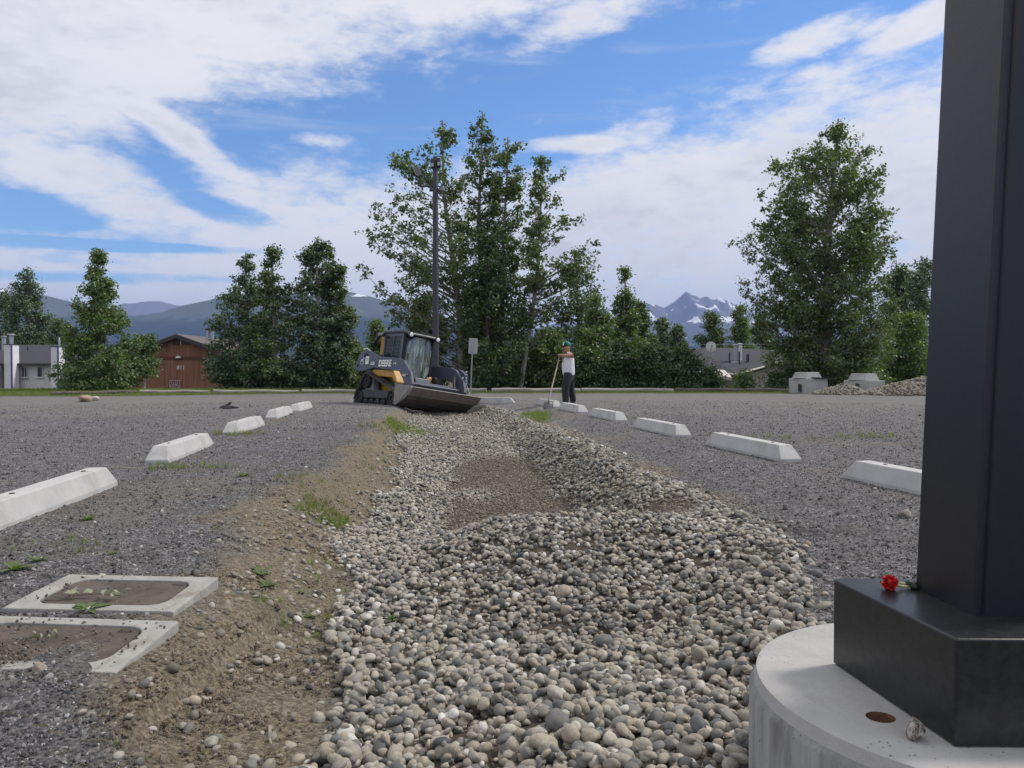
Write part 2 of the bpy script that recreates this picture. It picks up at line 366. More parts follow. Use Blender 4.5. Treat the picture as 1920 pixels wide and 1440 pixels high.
def soil_mat():
    m = bpy.data.materials.new('gravel_and_soil'); m.use_nodes = True; t = m.node_tree; N = NT(t); b = t.nodes['Principled BSDF']
    geo = N.node('ShaderNodeNewGeometry'); P = geo.outputs['Position']
    at_ = N.node('ShaderNodeAttribute', attribute_name='cover'); sp = N.node('ShaderNodeSeparateColor'); t.links.new(at_.outputs['Color'], sp.inputs[0])
    dirt, grass, chan = sp.outputs
    c1 = N.vor(95, P, out='Color'); c2 = N.vor(38, P, out='Color'); c3 = N.vor(14, P, out='Color')
    def g(c): 
        s_ = N.node('ShaderNodeSeparateColor'); t.links.new(c, s_.inputs[0]); return s_.outputs[0]
    v1 = g(c1); v2 = g(c2); v3 = g(c3)
    big = N.noise(.5, 6, .6, P); mid = N.noise(2.2, 5, .65, P)
    v = N.m('ADD', N.m('MULTIPLY', v1, .5), N.m('ADD', N.m('MULTIPLY', v2, .35), N.m('MULTIPLY', v3, .15)))
    grav = N.ramp(v, [(.12, (.03, .03, .034)), (.40, (.10, .098, .104)), (.60, (.16, .155, .16)), (.78, (.27, .26, .26)), (.93, (.5, .49, .48))])
    grav = N.mix(N.m('MULTIPLY', N.ss(mid, .42, .68), .55), grav, (.135, .120, .105))
    grav = N.mix(N.m('MULTIPLY', N.ss(big, .42, .68), .55), grav, (.165, .158, .152))
    sy = N.node('ShaderNodeSeparateXYZ'); t.links.new(P, sy.inputs[0])
    mpg = N.node('ShaderNodeMapping'); mpg.inputs['Scale'].default_value = (1, .16, 1); mpg.inputs['Rotation'].default_value = (0, 0, .25); t.links.new(P, mpg.inputs[0]); lane = N.noise(.9, 4, .6, mpg.outputs[0], .6)
    grav = N.mix(N.m('MULTIPLY', N.ss(lane, .55, .70), .35), grav, (.20, .185, .165)); grav = N.mix(N.m('MULTIPLY', N.ss(lane, .45, .33), .35), grav, (.075, .073, .078))
    packed_far_bright = N.m('MULTIPLY', N.ss(N.m('ADD', sy.outputs[1], N.m('MULTIPLY', big, 14)), 17, 30), .62)          # dusty driven-over lot, with the far grazing-angle brightening painted in
    grav = N.mix(packed_far_bright, grav, N.mix(N.ss(mid, .35, .7), (.235, .225, .215), (.19, .178, .165)))
    soil = N.ramp(N.m('ADD', N.m('MULTIPLY', v1, .4), N.m('MULTIPLY', N.noise(30, 6, .7, P), .6)), [(.2, (.075, .060, .042)), (.48, (.185, .152, .106)), (.72, (.285, .242, .178)), (.92, (.42, .38, .31))])
    turf = N.ramp(N.noise(22, 5, .7, P), [(.3, (.045, .052, .022)), (.5, (.085, .09, .038)), (.68, (.15, .13, .075))])
    col = N.mix(dirt, grav, soil); col = N.mix(grass, col, turf); col = N.mix(chan, col, (.06, .052, .044))
    t.links.new(col, b.inputs['Base Color']); b.inputs['Roughness'].default_value = .93; b.inputs['Specular IOR Level'].default_value = .25
    h = N.m('ADD', N.m('MULTIPLY', N.vor(95, P), -.35), N.m('ADD', N.m('MULTIPLY', N.vor(38, P), -.8), N.m('MULTIPLY', N.noise(60, 6, .7, P), .8)))
    bp = N.node('ShaderNodeBump'); bp.inputs['Strength'].default_value = .9; bp.inputs['Distance'].default_value = .022
    t.links.new(h, bp.inputs['Height']); t.links.new(bp.outputs[0], b.inputs['Normal'])
    return m

def build_ground():
    xs = np.concatenate([-np.geomspace(9000, 7, 60), np.arange(-6.8, -3, .12), np.arange(-3, 2.2, .045), np.arange(2.2, 7, .12), np.geomspace(7.2, 9000, 60)])
    ys = np.concatenate([[-3000, -300, -30, -8, -2], np.arange(-1, 1, .3), np.arange(1, 8, .045), np.arange(8, 24, .11), np.arange(24, 60, .6), np.geomspace(61, 11500, 50)])
    X, Y = np.meshgrid(xs, ys); Z = height(X, Y)
    fine = (vnoise(X, Y, 11, 31, 3)) * .016 * ((Y < 10) & (Y > 0))
    near_dirt = dirt_mask(X, Y); Z = Z + fine * (.4 + near_dirt) + vnoise(X, Y, 5, 33, 3) * .03 * near_dirt * (Y < 24)
    V = np.stack([X, Y, Z], -1).reshape(-1, 3); ny, nx = X.shape
    i = np.arange(ny * nx).reshape(ny, nx); F = np.stack([i[:-1, :-1], i[:-1, 1:], i[1:, 1:], i[1:, :-1]], -1).reshape(-1, 4)
    me = mesh_np('ground', V, F, True, soil_mat())
    t, xl, xr = inside(X, Y); ch = sstep(t, -.02, .05) * (1 - sstep(t, .95, 1.02)) * (1 - sstep(Y, 21, 22.5)) * sstep(Y, .3, .8)
    ca = me.color_attributes.new('cover', 'FLOAT_COLOR', 'POINT')
    ca.data.foreach_set('color', np.stack([near_dirt, grass_mask(X, Y, .5), ch, np.ones_like(X)], -1).reshape(-1).astype(np.float32))
    tag(link('ground', me), 'gravel lot, bare dirt banks and grass verge', kind='structure')
build_ground()

# ------------------------------------------------------------------ mountains and air
def mountain_mat(name, low, mid, rock, snowy, z0, z1):
    m = bpy.data.materials.new(name); m.use_nodes = True; t = m.node_tree; N = NT(t); b = t.nodes['Principled BSDF']
    geo = N.node('ShaderNodeNewGeometry'); P = geo.outputs['Position']; s = N.node('ShaderNodeSeparateXYZ'); t.links.new(P, s.inputs[0])
    n = N.noise(.006, 8, .65, P); n2 = N.noise(.03, 6, .7, P)
    hh = N.m('ADD', N.ss(s.outputs[2], z0, z1), N.m('MULTIPLY', N.m('SUBTRACT', n, .5), .7))
    col = N.mix(N.ss(hh, .2, .45), low, mid); col = N.mix(N.ss(hh, .5, .75), col, rock)
    col = N.mix(N.m('MULTIPLY', n2, .5), col, tuple(c * .55 for c in rock))
    at_ = N.node('ShaderNodeAttribute', attribute_name='snow')
    sn = N.ss(N.m('ADD', at_.outputs['Fac'], N.m('MULTIPLY', N.m('SUBTRACT', n2, .5), .5)), .45, .6)
    col = N.mix(N.m('MULTIPLY', sn, snowy), col, (.8, .82, .86))
    t.links.new(col, b.inputs['Base Color']); b.inputs['Roughness'].default_value = .95; b.inputs['Specular IOR Level'].default_value = .1
    return m
def build_range(name, label, Y0, depth, pts, mat, rough, snow, seed, base=-60):
    q = [at(px, py, Y0) for px, py in pts]; xs_ = [p[0] for p in q]; zs_ = [p[1] for p in q]
    nx, ny = 520, 90
    xs = np.linspace(xs_[0], xs_[-1], nx); ks = np.linspace(-1, 1, ny); X, K = np.meshgrid(xs, ks); Y = Y0 + K * depth
    crest = np.interp(X, xs_, zs_) + np.abs(vnoise(X, X * 0 + seed, .012, seed, 4)) * rough * .5 - rough * .1
    prof = np.where(K < 0, (1 + K) ** 1.5, (1 - K) ** 1.2)
    u = X + vnoise(X, Y, .002, seed + 1, 3) * depth * .5
    rid = 1 - 2 * np.abs(vnoise(u, Y * .35, 1 / (depth * .22), seed + 2, 5, .55))
    Z = base + (crest - base) * prof * (1 - .42 * (1 - rid) * np.sin(np.clip(-K, 0, 1) * math.pi) ** .7) 
    Z = Z + vnoise(X, Y, 1 / (depth * .05), seed + 3, 4) * rough * 1.1 * (1 - prof ** 4)
    V = np.stack([X, Y, Z], -1).reshape(-1, 3); i = np.arange(ny * nx).reshape(ny, nx)
    F = np.stack([i[:-1, :-1], i[:-1, 1:], i[1:, 1:], i[1:, :-1]], -1).reshape(-1, 4)
    me = mesh_np(name, V, F, True, mat)
    zr = (Z - base) / (crest.max() - base)
    gully = vnoise(u, Y * .3, 1 / (depth * .06), seed + 6, 4)
    g2 = vnoise(u * 1.0, Y * .5, 1 / (depth * .022), seed + 8, 4)
    sn = np.clip(.30 + gully * 2.2 + g2 * 2.4, 0, 1) * sstep(zr, snow, snow + .12)
    me.attributes.new('snow', 'FLOAT', 'POINT').data.foreach_set('value', sn.ravel().astype(np.float32))
    tag(link(name, me), label, kind='structure')
build_range('mountain', 'jagged snow-streaked grey peak on the right skyline', 7500, 2600,
            [(900, 640), (1100, 590), (1150, 574), (1190, 575), (1201, 573), (1213, 568), (1228, 568), (1245, 576), (1262, 566), (1276, 554), (1287, 544), (1292, 546), (1296, 551), (1304, 552), (1312, 558), (1325, 553),
             (1337, 560), (1345, 558), (1352, 556), (1362, 560), (1372, 565), (1394, 578), (1420, 590), (1442, 595), (1500, 605), (1560, 596), (1620, 576), (1650, 582), (1700, 596), (1800, 600), (2200, 610)],
            mountain_mat('peak_rock', (.03, .055, .03), (.12, .115, .09), (.17, .15, .15), 1.0, 60, 620), 22, .50, 41)
build_range('mountain_ridge', 'bare grey brown hump between the left trees', 8200, 2200, [(-400, 640), (100, 600), (200, 578), (233, 567), (255, 566), (272, 563), (288, 561), (300, 562), (310, 566), (328, 570), (341, 571), (420, 578), (600, 620)],
            mountain_mat('hump_rock', (.05, .07, .04), (.15, .13, .11), (.20, .17, .16), .5, 60, 560), 16, .90, 51)
build_range('foothill', 'dark forested blue ridge across the left skyline', 4300, 1900, [(-900, 560), (-300, 520), (-100, 528), (40, 543), (91, 553), (120, 561), (180, 578), (250, 590), (300, 583), (346, 569), (400, 558), (480, 545), (560, 535), (640, 539),
            (667, 547), (690, 552), (716, 560), (745, 570), (781, 583), (860, 606), (960, 625), (1100, 640), (1300, 648), (1700, 646), (2300, 640)],
            mountain_mat('haze_blue_forest', (.008, .018, .028), (.016, .030, .030), (.10, .11, .085), .9, 40, 430), 10, .74, 61)  # haze blue is painted into these forest colours, on top of the volume

def build_haze():
    mb = MB(); mb.box((0, 3900, 367), (24000, 16200, 876))
    m = bpy.data.materials.new('haze_air'); m.use_nodes = True; t = m.node_tree; t.nodes.clear()
    v = t.nodes.new('ShaderNodeVolumePrincipled'); v.inputs['Density'].default_value = 1.0e-4
    v.inputs['Color'].default_value = (.33, .51, 1, 1); v.inputs['Anisotropy'].default_value = 0
    o = t.nodes.new('ShaderNodeOutputMaterial'); t.links.new(v.outputs[0], o.inputs['Volume'])
    tag(mb.build('haze', m), 'thin blue air between here and the mountains', kind='stuff')
build_haze()
# ------------------------------------------------------------------ river stones and gravel chips
def blob_mesh(name, sub, amp, flat, mat, seed, smooth=True, chop=0):
    bm = bmesh.new(); bmesh.ops.create_icosphere(bm, subdivisions=sub, radius=1); r = np.random.default_rng(seed)
    ph = r.random((6, 3)) * 6; fr = r.normal(size=(6, 3)) * 1.1
    dirs = r.normal(size=(chop, 3)); dirs /= np.linalg.norm(dirs, axis=1, keepdims=True) + 1e-9; dist = r.uniform(.62, .9, chop)
    for v in bm.verts:
        p = np.array(v.co); k = 1 + amp * sum(math.sin(p @ fr[i] * 1.6 + ph[i, 0]) for i in range(6)) / 3
        p = p * k
        for d, h in zip(dirs, dist):
            e = p @ d - h
            if e > 0: p = p - d * e * .85
        v.co = Vector(p * np.array(flat))
    me = bpy.data.meshes.new(name); bm.to_mesh(me); bm.free(); me.materials.append(mat)
    if smooth: me.polygons.foreach_set('use_smooth', [True] * len(me.polygons))
    return me
def source_col(name, meshes):
    c = bpy.data.collections.new(name)
    for i, me in enumerate(meshes):
        o = bpy.data.objects.new('%s_%02d' % (name, i), me); c.objects.link(o)
    return c
def scatter(name, P, rot, scl, idx, tint, col, parent=None):
    me = bpy.data.meshes.new(name); n = len(P)
    me.vertices.add(n); me.vertices.foreach_set('co', np.asarray(P, np.float32).ravel())
    for nm, ty, key, arr in (('rot', 'FLOAT_VECTOR', 'vector', rot), ('scl', 'FLOAT_VECTOR', 'vector', scl), ('idx', 'INT', 'value', idx), ('tint', 'FLOAT', 'value', tint)):
        a = me.attributes.new(nm, ty, 'POINT'); a.data.foreach_set(key, np.asarray(arr, np.int32 if ty == 'INT' else np.float32).ravel())
    o = link(name, me, parent)
    g = bpy.data.node_groups.new(name, 'GeometryNodeTree')
    g.interface.new_socket('Geometry', in_out='INPUT', socket_type='NodeSocketGeometry'); g.interface.new_socket('Geometry', in_out='OUTPUT', socket_type='NodeSocketGeometry')
    N = g.nodes; gi = N.new('NodeGroupInput'); go = N.new('NodeGroupOutput'); ip = N.new('GeometryNodeInstanceOnPoints'); ci = N.new('GeometryNodeCollectionInfo')
    ci.inputs['Collection'].default_value = col; ci.inputs['Separate Children'].default_value = True; ci.inputs['Reset Children'].default_value = True
    def na(nm, ty):
        q = N.new('GeometryNodeInputNamedAttribute'); q.data_type = ty; q.inputs['Name'].default_value = nm
        return next(s for s in q.outputs if s.name == 'Attribute' and s.enabled)
    e2r = N.new('FunctionNodeEulerToRotation')
    L = g.links.new
    L(gi.outputs[0], ip.inputs['Points']); L(ci.outputs[0], ip.inputs['Instance']); ip.inputs['Pick Instance'].default_value = True
    L(na('idx', 'INT'), ip.inputs['Instance Index']); L(na('rot', 'FLOAT_VECTOR'), e2r.inputs[0]); L(e2r.outputs[0], ip.inputs['Rotation'])
    L(na('scl', 'FLOAT_VECTOR'), ip.inputs['Scale']); L(ip.outputs[0], go.inputs[0])
    md = o.modifiers.new('scatter', 'NODES'); md.node_group = g
    return o

COB = stone_mat('river_stone', [(0, (.07, .078, .09)), (.09, (.155, .162, .165)), (.20, (.26, .257, .24)), (.40, (.36, .33, .28)), (.60, (.46, .405, .32)), (.78, (.39, .365, .315)), (.91, (.50, .47, .41)), (1, (.68, .67, .64))],
                (.155, .123, .088), speck=.42, rough=.72, scale=2.2)
CHIP = stone_mat('gravel_chip', [(0, (.045, .045, .05)), (.25, (.095, .093, .10)), (.55, (.15, .145, .152)), (.78, (.22, .215, .215)), (.92, (.34, .335, .33)), (1, (.58, .57, .55))],
                 (.17, .13, .09), speck=.25, rough=.9, bump=.4, scale=2.5)
cob_meshes = [blob_mesh('river_stone', 2, rng.uniform(.10, .2), (1, rng.uniform(.68, .95), rng.uniform(.5, .8)), COB, 100 + i, True, [0, 2, 4, 5][i % 4]) for i in range(16)]
chip_meshes = [blob_mesh('chip', 1, .3, (1, rng.uniform(.6, .95), rng.uniform(.45, .8)), CHIP, 200 + i, False, 5) for i in range(10)]
COBCOL = source_col('stone_kinds', cob_meshes); CHIPCOL = source_col('chip_kinds', chip_meshes)

# concrete footing position is needed to keep stones out of it
FC = (1.0, 1.66); FR = .458; FTOP = .26
BOXES = []                                    # footprints of the two meter boxes
def keep_out(x, y, m=0):
    k = (x - FC[0]) ** 2 + (y - FC[1]) ** 2 < (FR + m) ** 2
    for (x0, x1, y0, y1) in BOXES: k = k | ((x > x0 - m) & (x < x1 + m) & (y > y0 - m) & (y < y1 + m))
    return k
BOXES += [(-1.86, -1.215, 2.76, 3.20), (-1.86, -1.16, 2.24, 2.68)]

def build_cobbles():
    gx0, gx1, gy0, gy1, res = -3.1, 2.0, .9, 21.6, .012
    xs = np.arange(gx0, gx1, res); ys = np.arange(gy0, gy1, res); XX, YY = np.meshgrid(xs, ys)
    H = height(XX, YY).astype(np.float32); H0 = H.copy()
    # candidates
    out = []
    def batch(n, ylo, yhi, smin, smax, mode):
        y = rng.uniform(ylo, yhi, n); t = rng.uniform(-.12, 1.12, n); xl, xr = edges(y); x = xl + t * (xr - xl)
        tt, _, _ = inside(x, y)
        mud = mud_mask(x, y)
        s = np.exp(np.clip(rng.normal(0, .2, n), -.5, .45)) * rng.uniform(smin, smax, n)
        keep = ((tt > 0) & (tt < 1)) | (rng.random(n) < .10 * np.exp(-np.abs(np.where(tt < 0, tt, tt - 1)) * 14))
        keep &= ~keep_out(x, y, .02)
        keep &= ~((mud > .5) & (rng.random(n) < .1))
        keep &= y < 20.9 + .5 * vnoise(x, y, 1, 3, 2)
        s = s * (1 - .42 * mud)
        return np.stack([x, y, s, mud, tt], 1)[keep]
    A = np.concatenate([batch(5600, .95, 3.4, .0165, .0235, 0), batch(11000, 3.4, 6.5, .0155, .021, 0), batch(90, .95, 4, .030, .037, 0), batch(27000, 6.5, 13, .015, .0225, 1), batch(17000, 13, 21.5, .017, .026, 2), batch(7000, .95, 6, .009, .014, 1)])
    A = A[np.argsort(rng.random(len(A)))]
    n = len(A)
    kind = rng.integers(0, 16, n)
    rot = np.stack([rng.normal(0, .42, n), rng.normal(0, .42, n), rng.uniform(0, 6.28, n)], 1)
    z = np.zeros(n)
    for i in range(n):
        x, y, s = A[i, 0], A[i, 1], A[i, 2]
        r = max(1, int(s * .8 / res)); cx = int((x - gx0) / res); cy = int((y - gy0) / res)
        a0, a1, b0, b1 = max(cy - r, 0), cy + r + 1, max(cx - r, 0), cx + r + 1
        w = H[a0:a1, b0:b1]
        if w.size == 0: z[i] = 0; continue
        mean = float(w.mean()); mx = float(w.max()); base = mean * .6 + mx * .4
        lim = float(H0[min(cy, H0.shape[0] - 1), min(cx, H0.shape[1] - 1)])
        c = min(base + s * .28, lim + .055)
        if A[i, 4] < 0 or A[i, 4] > 1: c = lim + s * .3
        if A[i, 3] > .5: c = min(c, lim + .026)
        z[i] = c
        gyy, gxx = np.mgrid[-r:w.shape[0] - r, -r:w.shape[1] - r]
        dd = np.clip(1 - (gyy ** 2 + gxx ** 2) * res * res / (s * .9) ** 2, 0, 1)
        np.maximum(w, c + s * .62 * np.sqrt(dd) - s * .12, out=w, where=dd > 0)
    P = np.stack([A[:, 0], A[:, 1], z], 1); S = A[:, 2:3] * np.ones((1, 3)) * rng.uniform(.85, 1.2, (n, 3))
    tint = np.clip(A[:, 3] * rng.uniform(.5, .95, n) + .22 * sstep(vnoise(P[:, 0], P[:, 1], 1.4, 71, 3), 0, .3), 0, .92)
    # show order: apparent size of those lying on top
    ci = np.clip(((P[:, 1] - gy0) / res).astype(int), 0, H.shape[0] - 1); cj = np.clip(((P[:, 0] - gx0) / res).astype(int), 0, H.shape[1] - 1)
    top = (H[ci, cj] - P[:, 2]) < A[:, 2] * .75
    px = 960 + 1440 * P[:, 0] / P[:, 1]; py = 693 + 1440 * (EYE - P[:, 2]) / P[:, 1]
    vis = top & (px > 0) & (px < 1385) & (py < 1445)
    app = np.where(vis, A[:, 2] / P[:, 1], 0); order = np.argsort(-app); lead = order[:300]; rest = order[300:]
    # bed sheet the stones lie in
    bx = np.arange(-3.0, 1.95, .06); by = np.arange(.9, 21.6, .08); X, Y = np.meshgrid(bx, by)
    t, xl, xr = inside(X, Y); Z = height(X, Y) + .006 - .05 * ((t < .03) | (t > .97) | keep_out(X, Y, .03) | (Y > 21))
    i = np.arange(X.size).reshape(X.shape); F = np.stack([i[:-1, :-1], i[:-1, 1:], i[1:, 1:], i[1:, :-1]], -1).reshape(-1, 4)
    bed = link('cobble_bed', mesh_np('cobble_bed', np.stack([X, Y, Z], -1).reshape(-1, 3), F, True,
               pmat('bed_silt', (.07, .058, .045), .95, var=.35, scale=25, bump=.8, bscale=60, spec=.2)))
    tag(bed, 'drainage channel filled with rounded river stones', kind='structure')
    for k in lead:
        o = link('stone', cob_meshes[kind[k]], bed, P[k]); o.rotation_euler = rot[k]; o.scale = S[k]; o['tint'] = float(tint[k])
    st = scatter('stones', P[rest], rot[rest], S[rest], kind[rest], tint[rest], COBCOL, bed); tag(st, kind='stuff')
build_cobbles()

def build_gravel():
    # chips lie thick near the viewer and thin out with distance, where the ground's own grain takes over
    n = 210000
    d = 1.25 * (24 / 1.25) ** rng.random(n); a = rng.uniform(-.74, .74, n)
    x = d * np.sin(a) * 1.02; y = d * np.cos(a)
    t, xl, xr = inside(x, y); dm = dirt_mask(x, y); mud = mud_mask(x, y)
    s = np.exp(rng.normal(0, .38, n)) * .0048 * np.clip(.85 + d * .05, 1, 1.6)
    inch = (t > 0) & (t < 1) & (y < 20.8)
    keep = ~inch | (rng.random(n) < .12)
    keep &= rng.random(n) < np.where(inch, 1, 1 - .45 * dm)
    keep &= ~keep_out(x, y, 0)
    s = s * np.where((rng.random(n) < .012) & (d < 7), 2.3, 1)
    m = keep; x, y, s, dm, inch, mud = x[m], y[m], s[m], dm[m], inch[m], mud[m]; n = len(x)
    z = height(x, y) + s * rng.uniform(-.1, .55, n) + np.where(inch, .01, 0)
    rot = rng.uniform(0, 6.28, (n, 3)); S = s[:, None] * rng.uniform(.75, 1.3, (n, 3))
    tint = np.where(rng.random(n) < np.clip(dm * 1.1, 0, .93), rng.uniform(.55, .95, n), rng.uniform(0, .15, n)); tint = np.where(inch, .8, tint)
    o = scatter('gravel', np.stack([x, y, z], 1), rot, S, rng.integers(0, 10, n), tint, CHIPCOL)
    tag(o, 'loose dark crushed gravel lying over the lot', 'gravel', kind='stuff')
    # a few rounded pebbles that rolled out on the bank
    n = 420; y = rng.uniform(1.4, 6, n); xl, xr = edges(y); x = xl - np.abs(rng.normal(0, .32, n)) - .02
    k = ~keep_out(x, y, .03); x, y = x[k], y[k]; n = len(x); s = rng.uniform(.008, .021, n)
    o = scatter('scattered_pebbles', np.stack([x, y, height(x, y) + s * .3], 1), np.stack([rng.normal(0, .3, n), rng.normal(0, .3, n), rng.uniform(0, 6.3, n)], 1), s[:, None] * np.ones((1, 3)),
                rng.integers(0, 16, n), rng.uniform(0, .6, n), COBCOL)
    tag(o, 'loose rounded pebbles strewn over the brown bank', 'pebbles', kind='stuff')
build_gravel()

# ------------------------------------------------------------------ plants on the ground
def leaf_mat(name, dark, light, under, trans=.28, rough=.5):
    m = bpy.data.materials.new(name); m.use_nodes = True; t = m.node_tree; N = NT(t); b = t.nodes['Principled BSDF']; out = t.nodes['Material Output']
    a = N.node('ShaderNodeAttribute', attribute_name='shade'); oi = N.node('ShaderNodeObjectInfo'); geo = N.node('ShaderNodeNewGeometry')
    clump = N.noise(.55, 3, .6, geo.outputs['Position'])
    f = N.m('ADD', N.m('MULTIPLY', a.outputs['Fac'], .55), N.m('ADD', N.m('MULTIPLY', oi.outputs['Random'], .12), N.m('MULTIPLY', clump, .33)))
    col = N.mix(N.ss(f, .15, .85), dark, light); col = N.mix(geo.outputs['Backfacing'], col, under)
    t.links.new(col, b.inputs['Base Color']); b.inputs['Roughness'].default_value = rough; b.inputs['Specular IOR Level'].default_value = .4
    tr = N.node('ShaderNodeBsdfTranslucent'); t.links.new(N.mix(1, col, (1.5, 1.9, .5), 'MULTIPLY'), tr.inputs[0])
    mx = N.node('ShaderNodeMixShader'); mx.inputs[0].default_value = trans
    t.links.new(b.outputs[0], mx.inputs[1]); t.links.new(tr.outputs[0], mx.inputs[2]); t.links.new(mx.outputs[0], out.inputs[0])
    return m
GRASS = leaf_mat('grass_blade', (.075, .12, .025), (.26, .31, .08), (.18, .22, .06), .35, .6)
STRAW = leaf_mat('dry_grass_blade', (.16, .13, .06), (.34, .28, .15), (.25, .2, .1), .2, .7)
def tuft_mesh(name, n, h, spread, mat, seed, w=.0035):
    r = np.random.default_rng(seed); V = []; F = []
    for i in range(n):
        a = r.uniform(0, 6.28); rr = r.uniform(0, spread); bx, by = rr * math.cos(a), rr * math.sin(a); la = r.uniform(0, 6.28); le = r.uniform(.1, .6) * h; hh = h * r.uniform(.45, 1)
        wx, wy = -math.sin(la) * w, math.cos(la) * w; b = len(V)
        for k, (q, ww) in enumerate(((0, 1), (.5, .8), (1, .12))):
            x = bx + math.cos(la) * le * q * q; y = by + math.sin(la) * le * q * q; z = hh * (q - .12 * q * q)
            V += [(x - wx * ww, y - wy * ww, z), (x + wx * ww, y + wy * ww, z)]
        F += [(b, b + 1, b + 3, b + 2), (b + 2, b + 3, b + 5, b + 4)]
    me = mesh_np(name, V, F, True, mat); me.attributes.new('shade', 'FLOAT', 'FACE').data.foreach_set('value', np.repeat(r.random(n), 2).astype(np.float32)); return me
def build_grass():
    col = source_col('tuft_kinds', [tuft_mesh('tuft', 16, 1, .35, GRASS, 300 + i, .02) for i in range(5)] + [tuft_mesh('tuft', 12, 1, .3, STRAW, 320 + i, .018) for i in range(2)])
    P = []
    for cx, cy, rx, ry, s in GP:
        n = int(2600 * rx * ry * s) + 30; x = cx + rng.normal(0, .6, n) * rx; y = cy + rng.normal(0, .6, n) * ry
        g = grass_mask(x, y); k = rng.random(n) < .7 * g ** 1.5; P.append(np.stack([x[k], y[k], rng.uniform(.022, .06, k.sum()) * (1 + .08 * y[k])], 1))
    n = 42000; y = rng.uniform(27, 38, n) ; x = rng.uniform(-30, 27, n); g = grass_mask(x, y); k = rng.random(n) < g
    tall = sstep(y[k], 33, 35.5); P.append(np.stack([x[k], y[k], rng.uniform(.04, .11, k.sum()) * (1 + 1.0 * tall)], 1))
    n = 700; y = rng.uniform(1.6, 9, n); x = rng.uniform(-1, 1, n) * y * .7; t, xl, xr = inside(x, y); k = ((t < 0) | (t > 1)) & (vnoise(x, y, 1.1, 77, 3) > .09) & ~keep_out(x, y, .01); P.append(np.stack([x[k], y[k], rng.uniform(.015, .035, k.sum())], 1))
    P = np.concatenate(P); n = len(P); S = np.repeat(P[:, 2:3], 3, 1) * 1.0; S[:, :2] *= .9
    idx = np.where(rng.random(n) < np.where(P[:, 1] < 12, .3, .12), rng.integers(5, 7, n), rng.integers(0, 5, n))
    o = scatter('grass', np.stack([P[:, 0], P[:, 1], height(P[:, 0], P[:, 1]) - .003], 1), np.stack([np.zeros(n), np.zeros(n), rng.uniform(0, 6.3, n)], 1), S, idx, np.zeros(n), col)
    tag(o, 'patchy green grass on the banks and along the far verge', 'grass', kind='stuff')
build_grass()

WEED = leaf_mat('weed_leaf', (.05, .085, .02), (.15, .20, .05), (.12, .16, .06), .3, .55)
def weed(x, y, h, n, label, spread=.7, group='small weeds in the dirt', mat=None, seed=None, up=.6):
    r = np.random.default_rng(int(abs(x) * 1000 + y * 77) if seed is None else seed)
    t = thing('weed', label, 'weed', (x, y, float(height(x, y))), 0, group)
    for i in range(n):
        a = i * 2.4 + r.uniform(-.4, .4); L = h * r.uniform(.6, 1.1); e = up * r.uniform(.5, 1.3); V = []; F = []
        d = np.array([math.cos(a) * math.cos(e), math.sin(a) * math.cos(e), math.sin(e)]); s = np.array([-math.sin(a), math.cos(a), 0]); w = L * .2
        for q, ww in ((0, .15), (.3, .8), (.6, 1), (.85, .6), (1, .08)):
            c = d * L * q - np.array([0, 0, 1]) * L * .35 * q * q * spread
            V += [c - s * w * ww + np.array([0, 0, w * .3 * ww]), c, c + s * w * ww + np.array([0, 0, w * .3 * ww])]
        for k in range(4):
            b = k * 3; F += [(b, b + 1, b + 4, b + 3), (b + 1, b + 2, b + 5, b + 4)]
        me = mesh_np('leaf', V, F, True, mat or WEED); me.attributes.new('shade', 'FLOAT', 'FACE').data.foreach_set('value', np.full(8, r.random(), np.float32)); link('leaf', me, t)
def ground_at(px, py):
    Y = 3.0
    for _ in range(40):
        X, z = at(px, py, Y); g = float(height(X, Y)); Y = max(1.0, Y + (z - g) / max(.05, (py - 693) / 1440) * .6)
    return at(px, py, Y)[0], Y
for px, py, h, n, lab in ((458, 893, .1, 9, 'bright green weed alone on dark gravel behind the near left wheel stops'), (500, 1100, .07, 9, 'green weed sprouting right of the upper concrete box'),
                          (488, 1078, .08, 8, 'taller weed just behind another on the bank right of the concrete box'), (305, 1142, .06, 8, 'small weed against the front rim of the upper concrete box'),
                          (165, 1145, .08, 10, 'dark leafy weed growing between the two concrete boxes'), (690, 1163, .08, 10, 'broad leaved weed at the left edge of the river stones'),
                          (725, 1165, .08, 8, 'pale green weed among the river stones near the left bank'), (560, 1112, .05, 7, 'small green sprout on the dirt bank'), (655, 1140, .07, 8, 'weed where the brown dirt meets the first stones'),
                          (210, 1040, .05, 7, 'thin weed on gravel behind the upper concrete box'), (28, 1070, .09, 9, 'weed at the left frame edge behind the boxes'), (70, 1052, .07, 8, 'pale weed between the left edge and the upper box'),
                          (95, 940, .08, 9, 'weed below the nearest left wheel stop'), (165, 975, .08, 9, 'flat weed on gravel in front of the nearest left wheel stop'), (580, 1158, .05, 7, 'lone seedling low on the dirt bank')):
    x, y = ground_at(px, py); weed(x, y, h, n, lab)

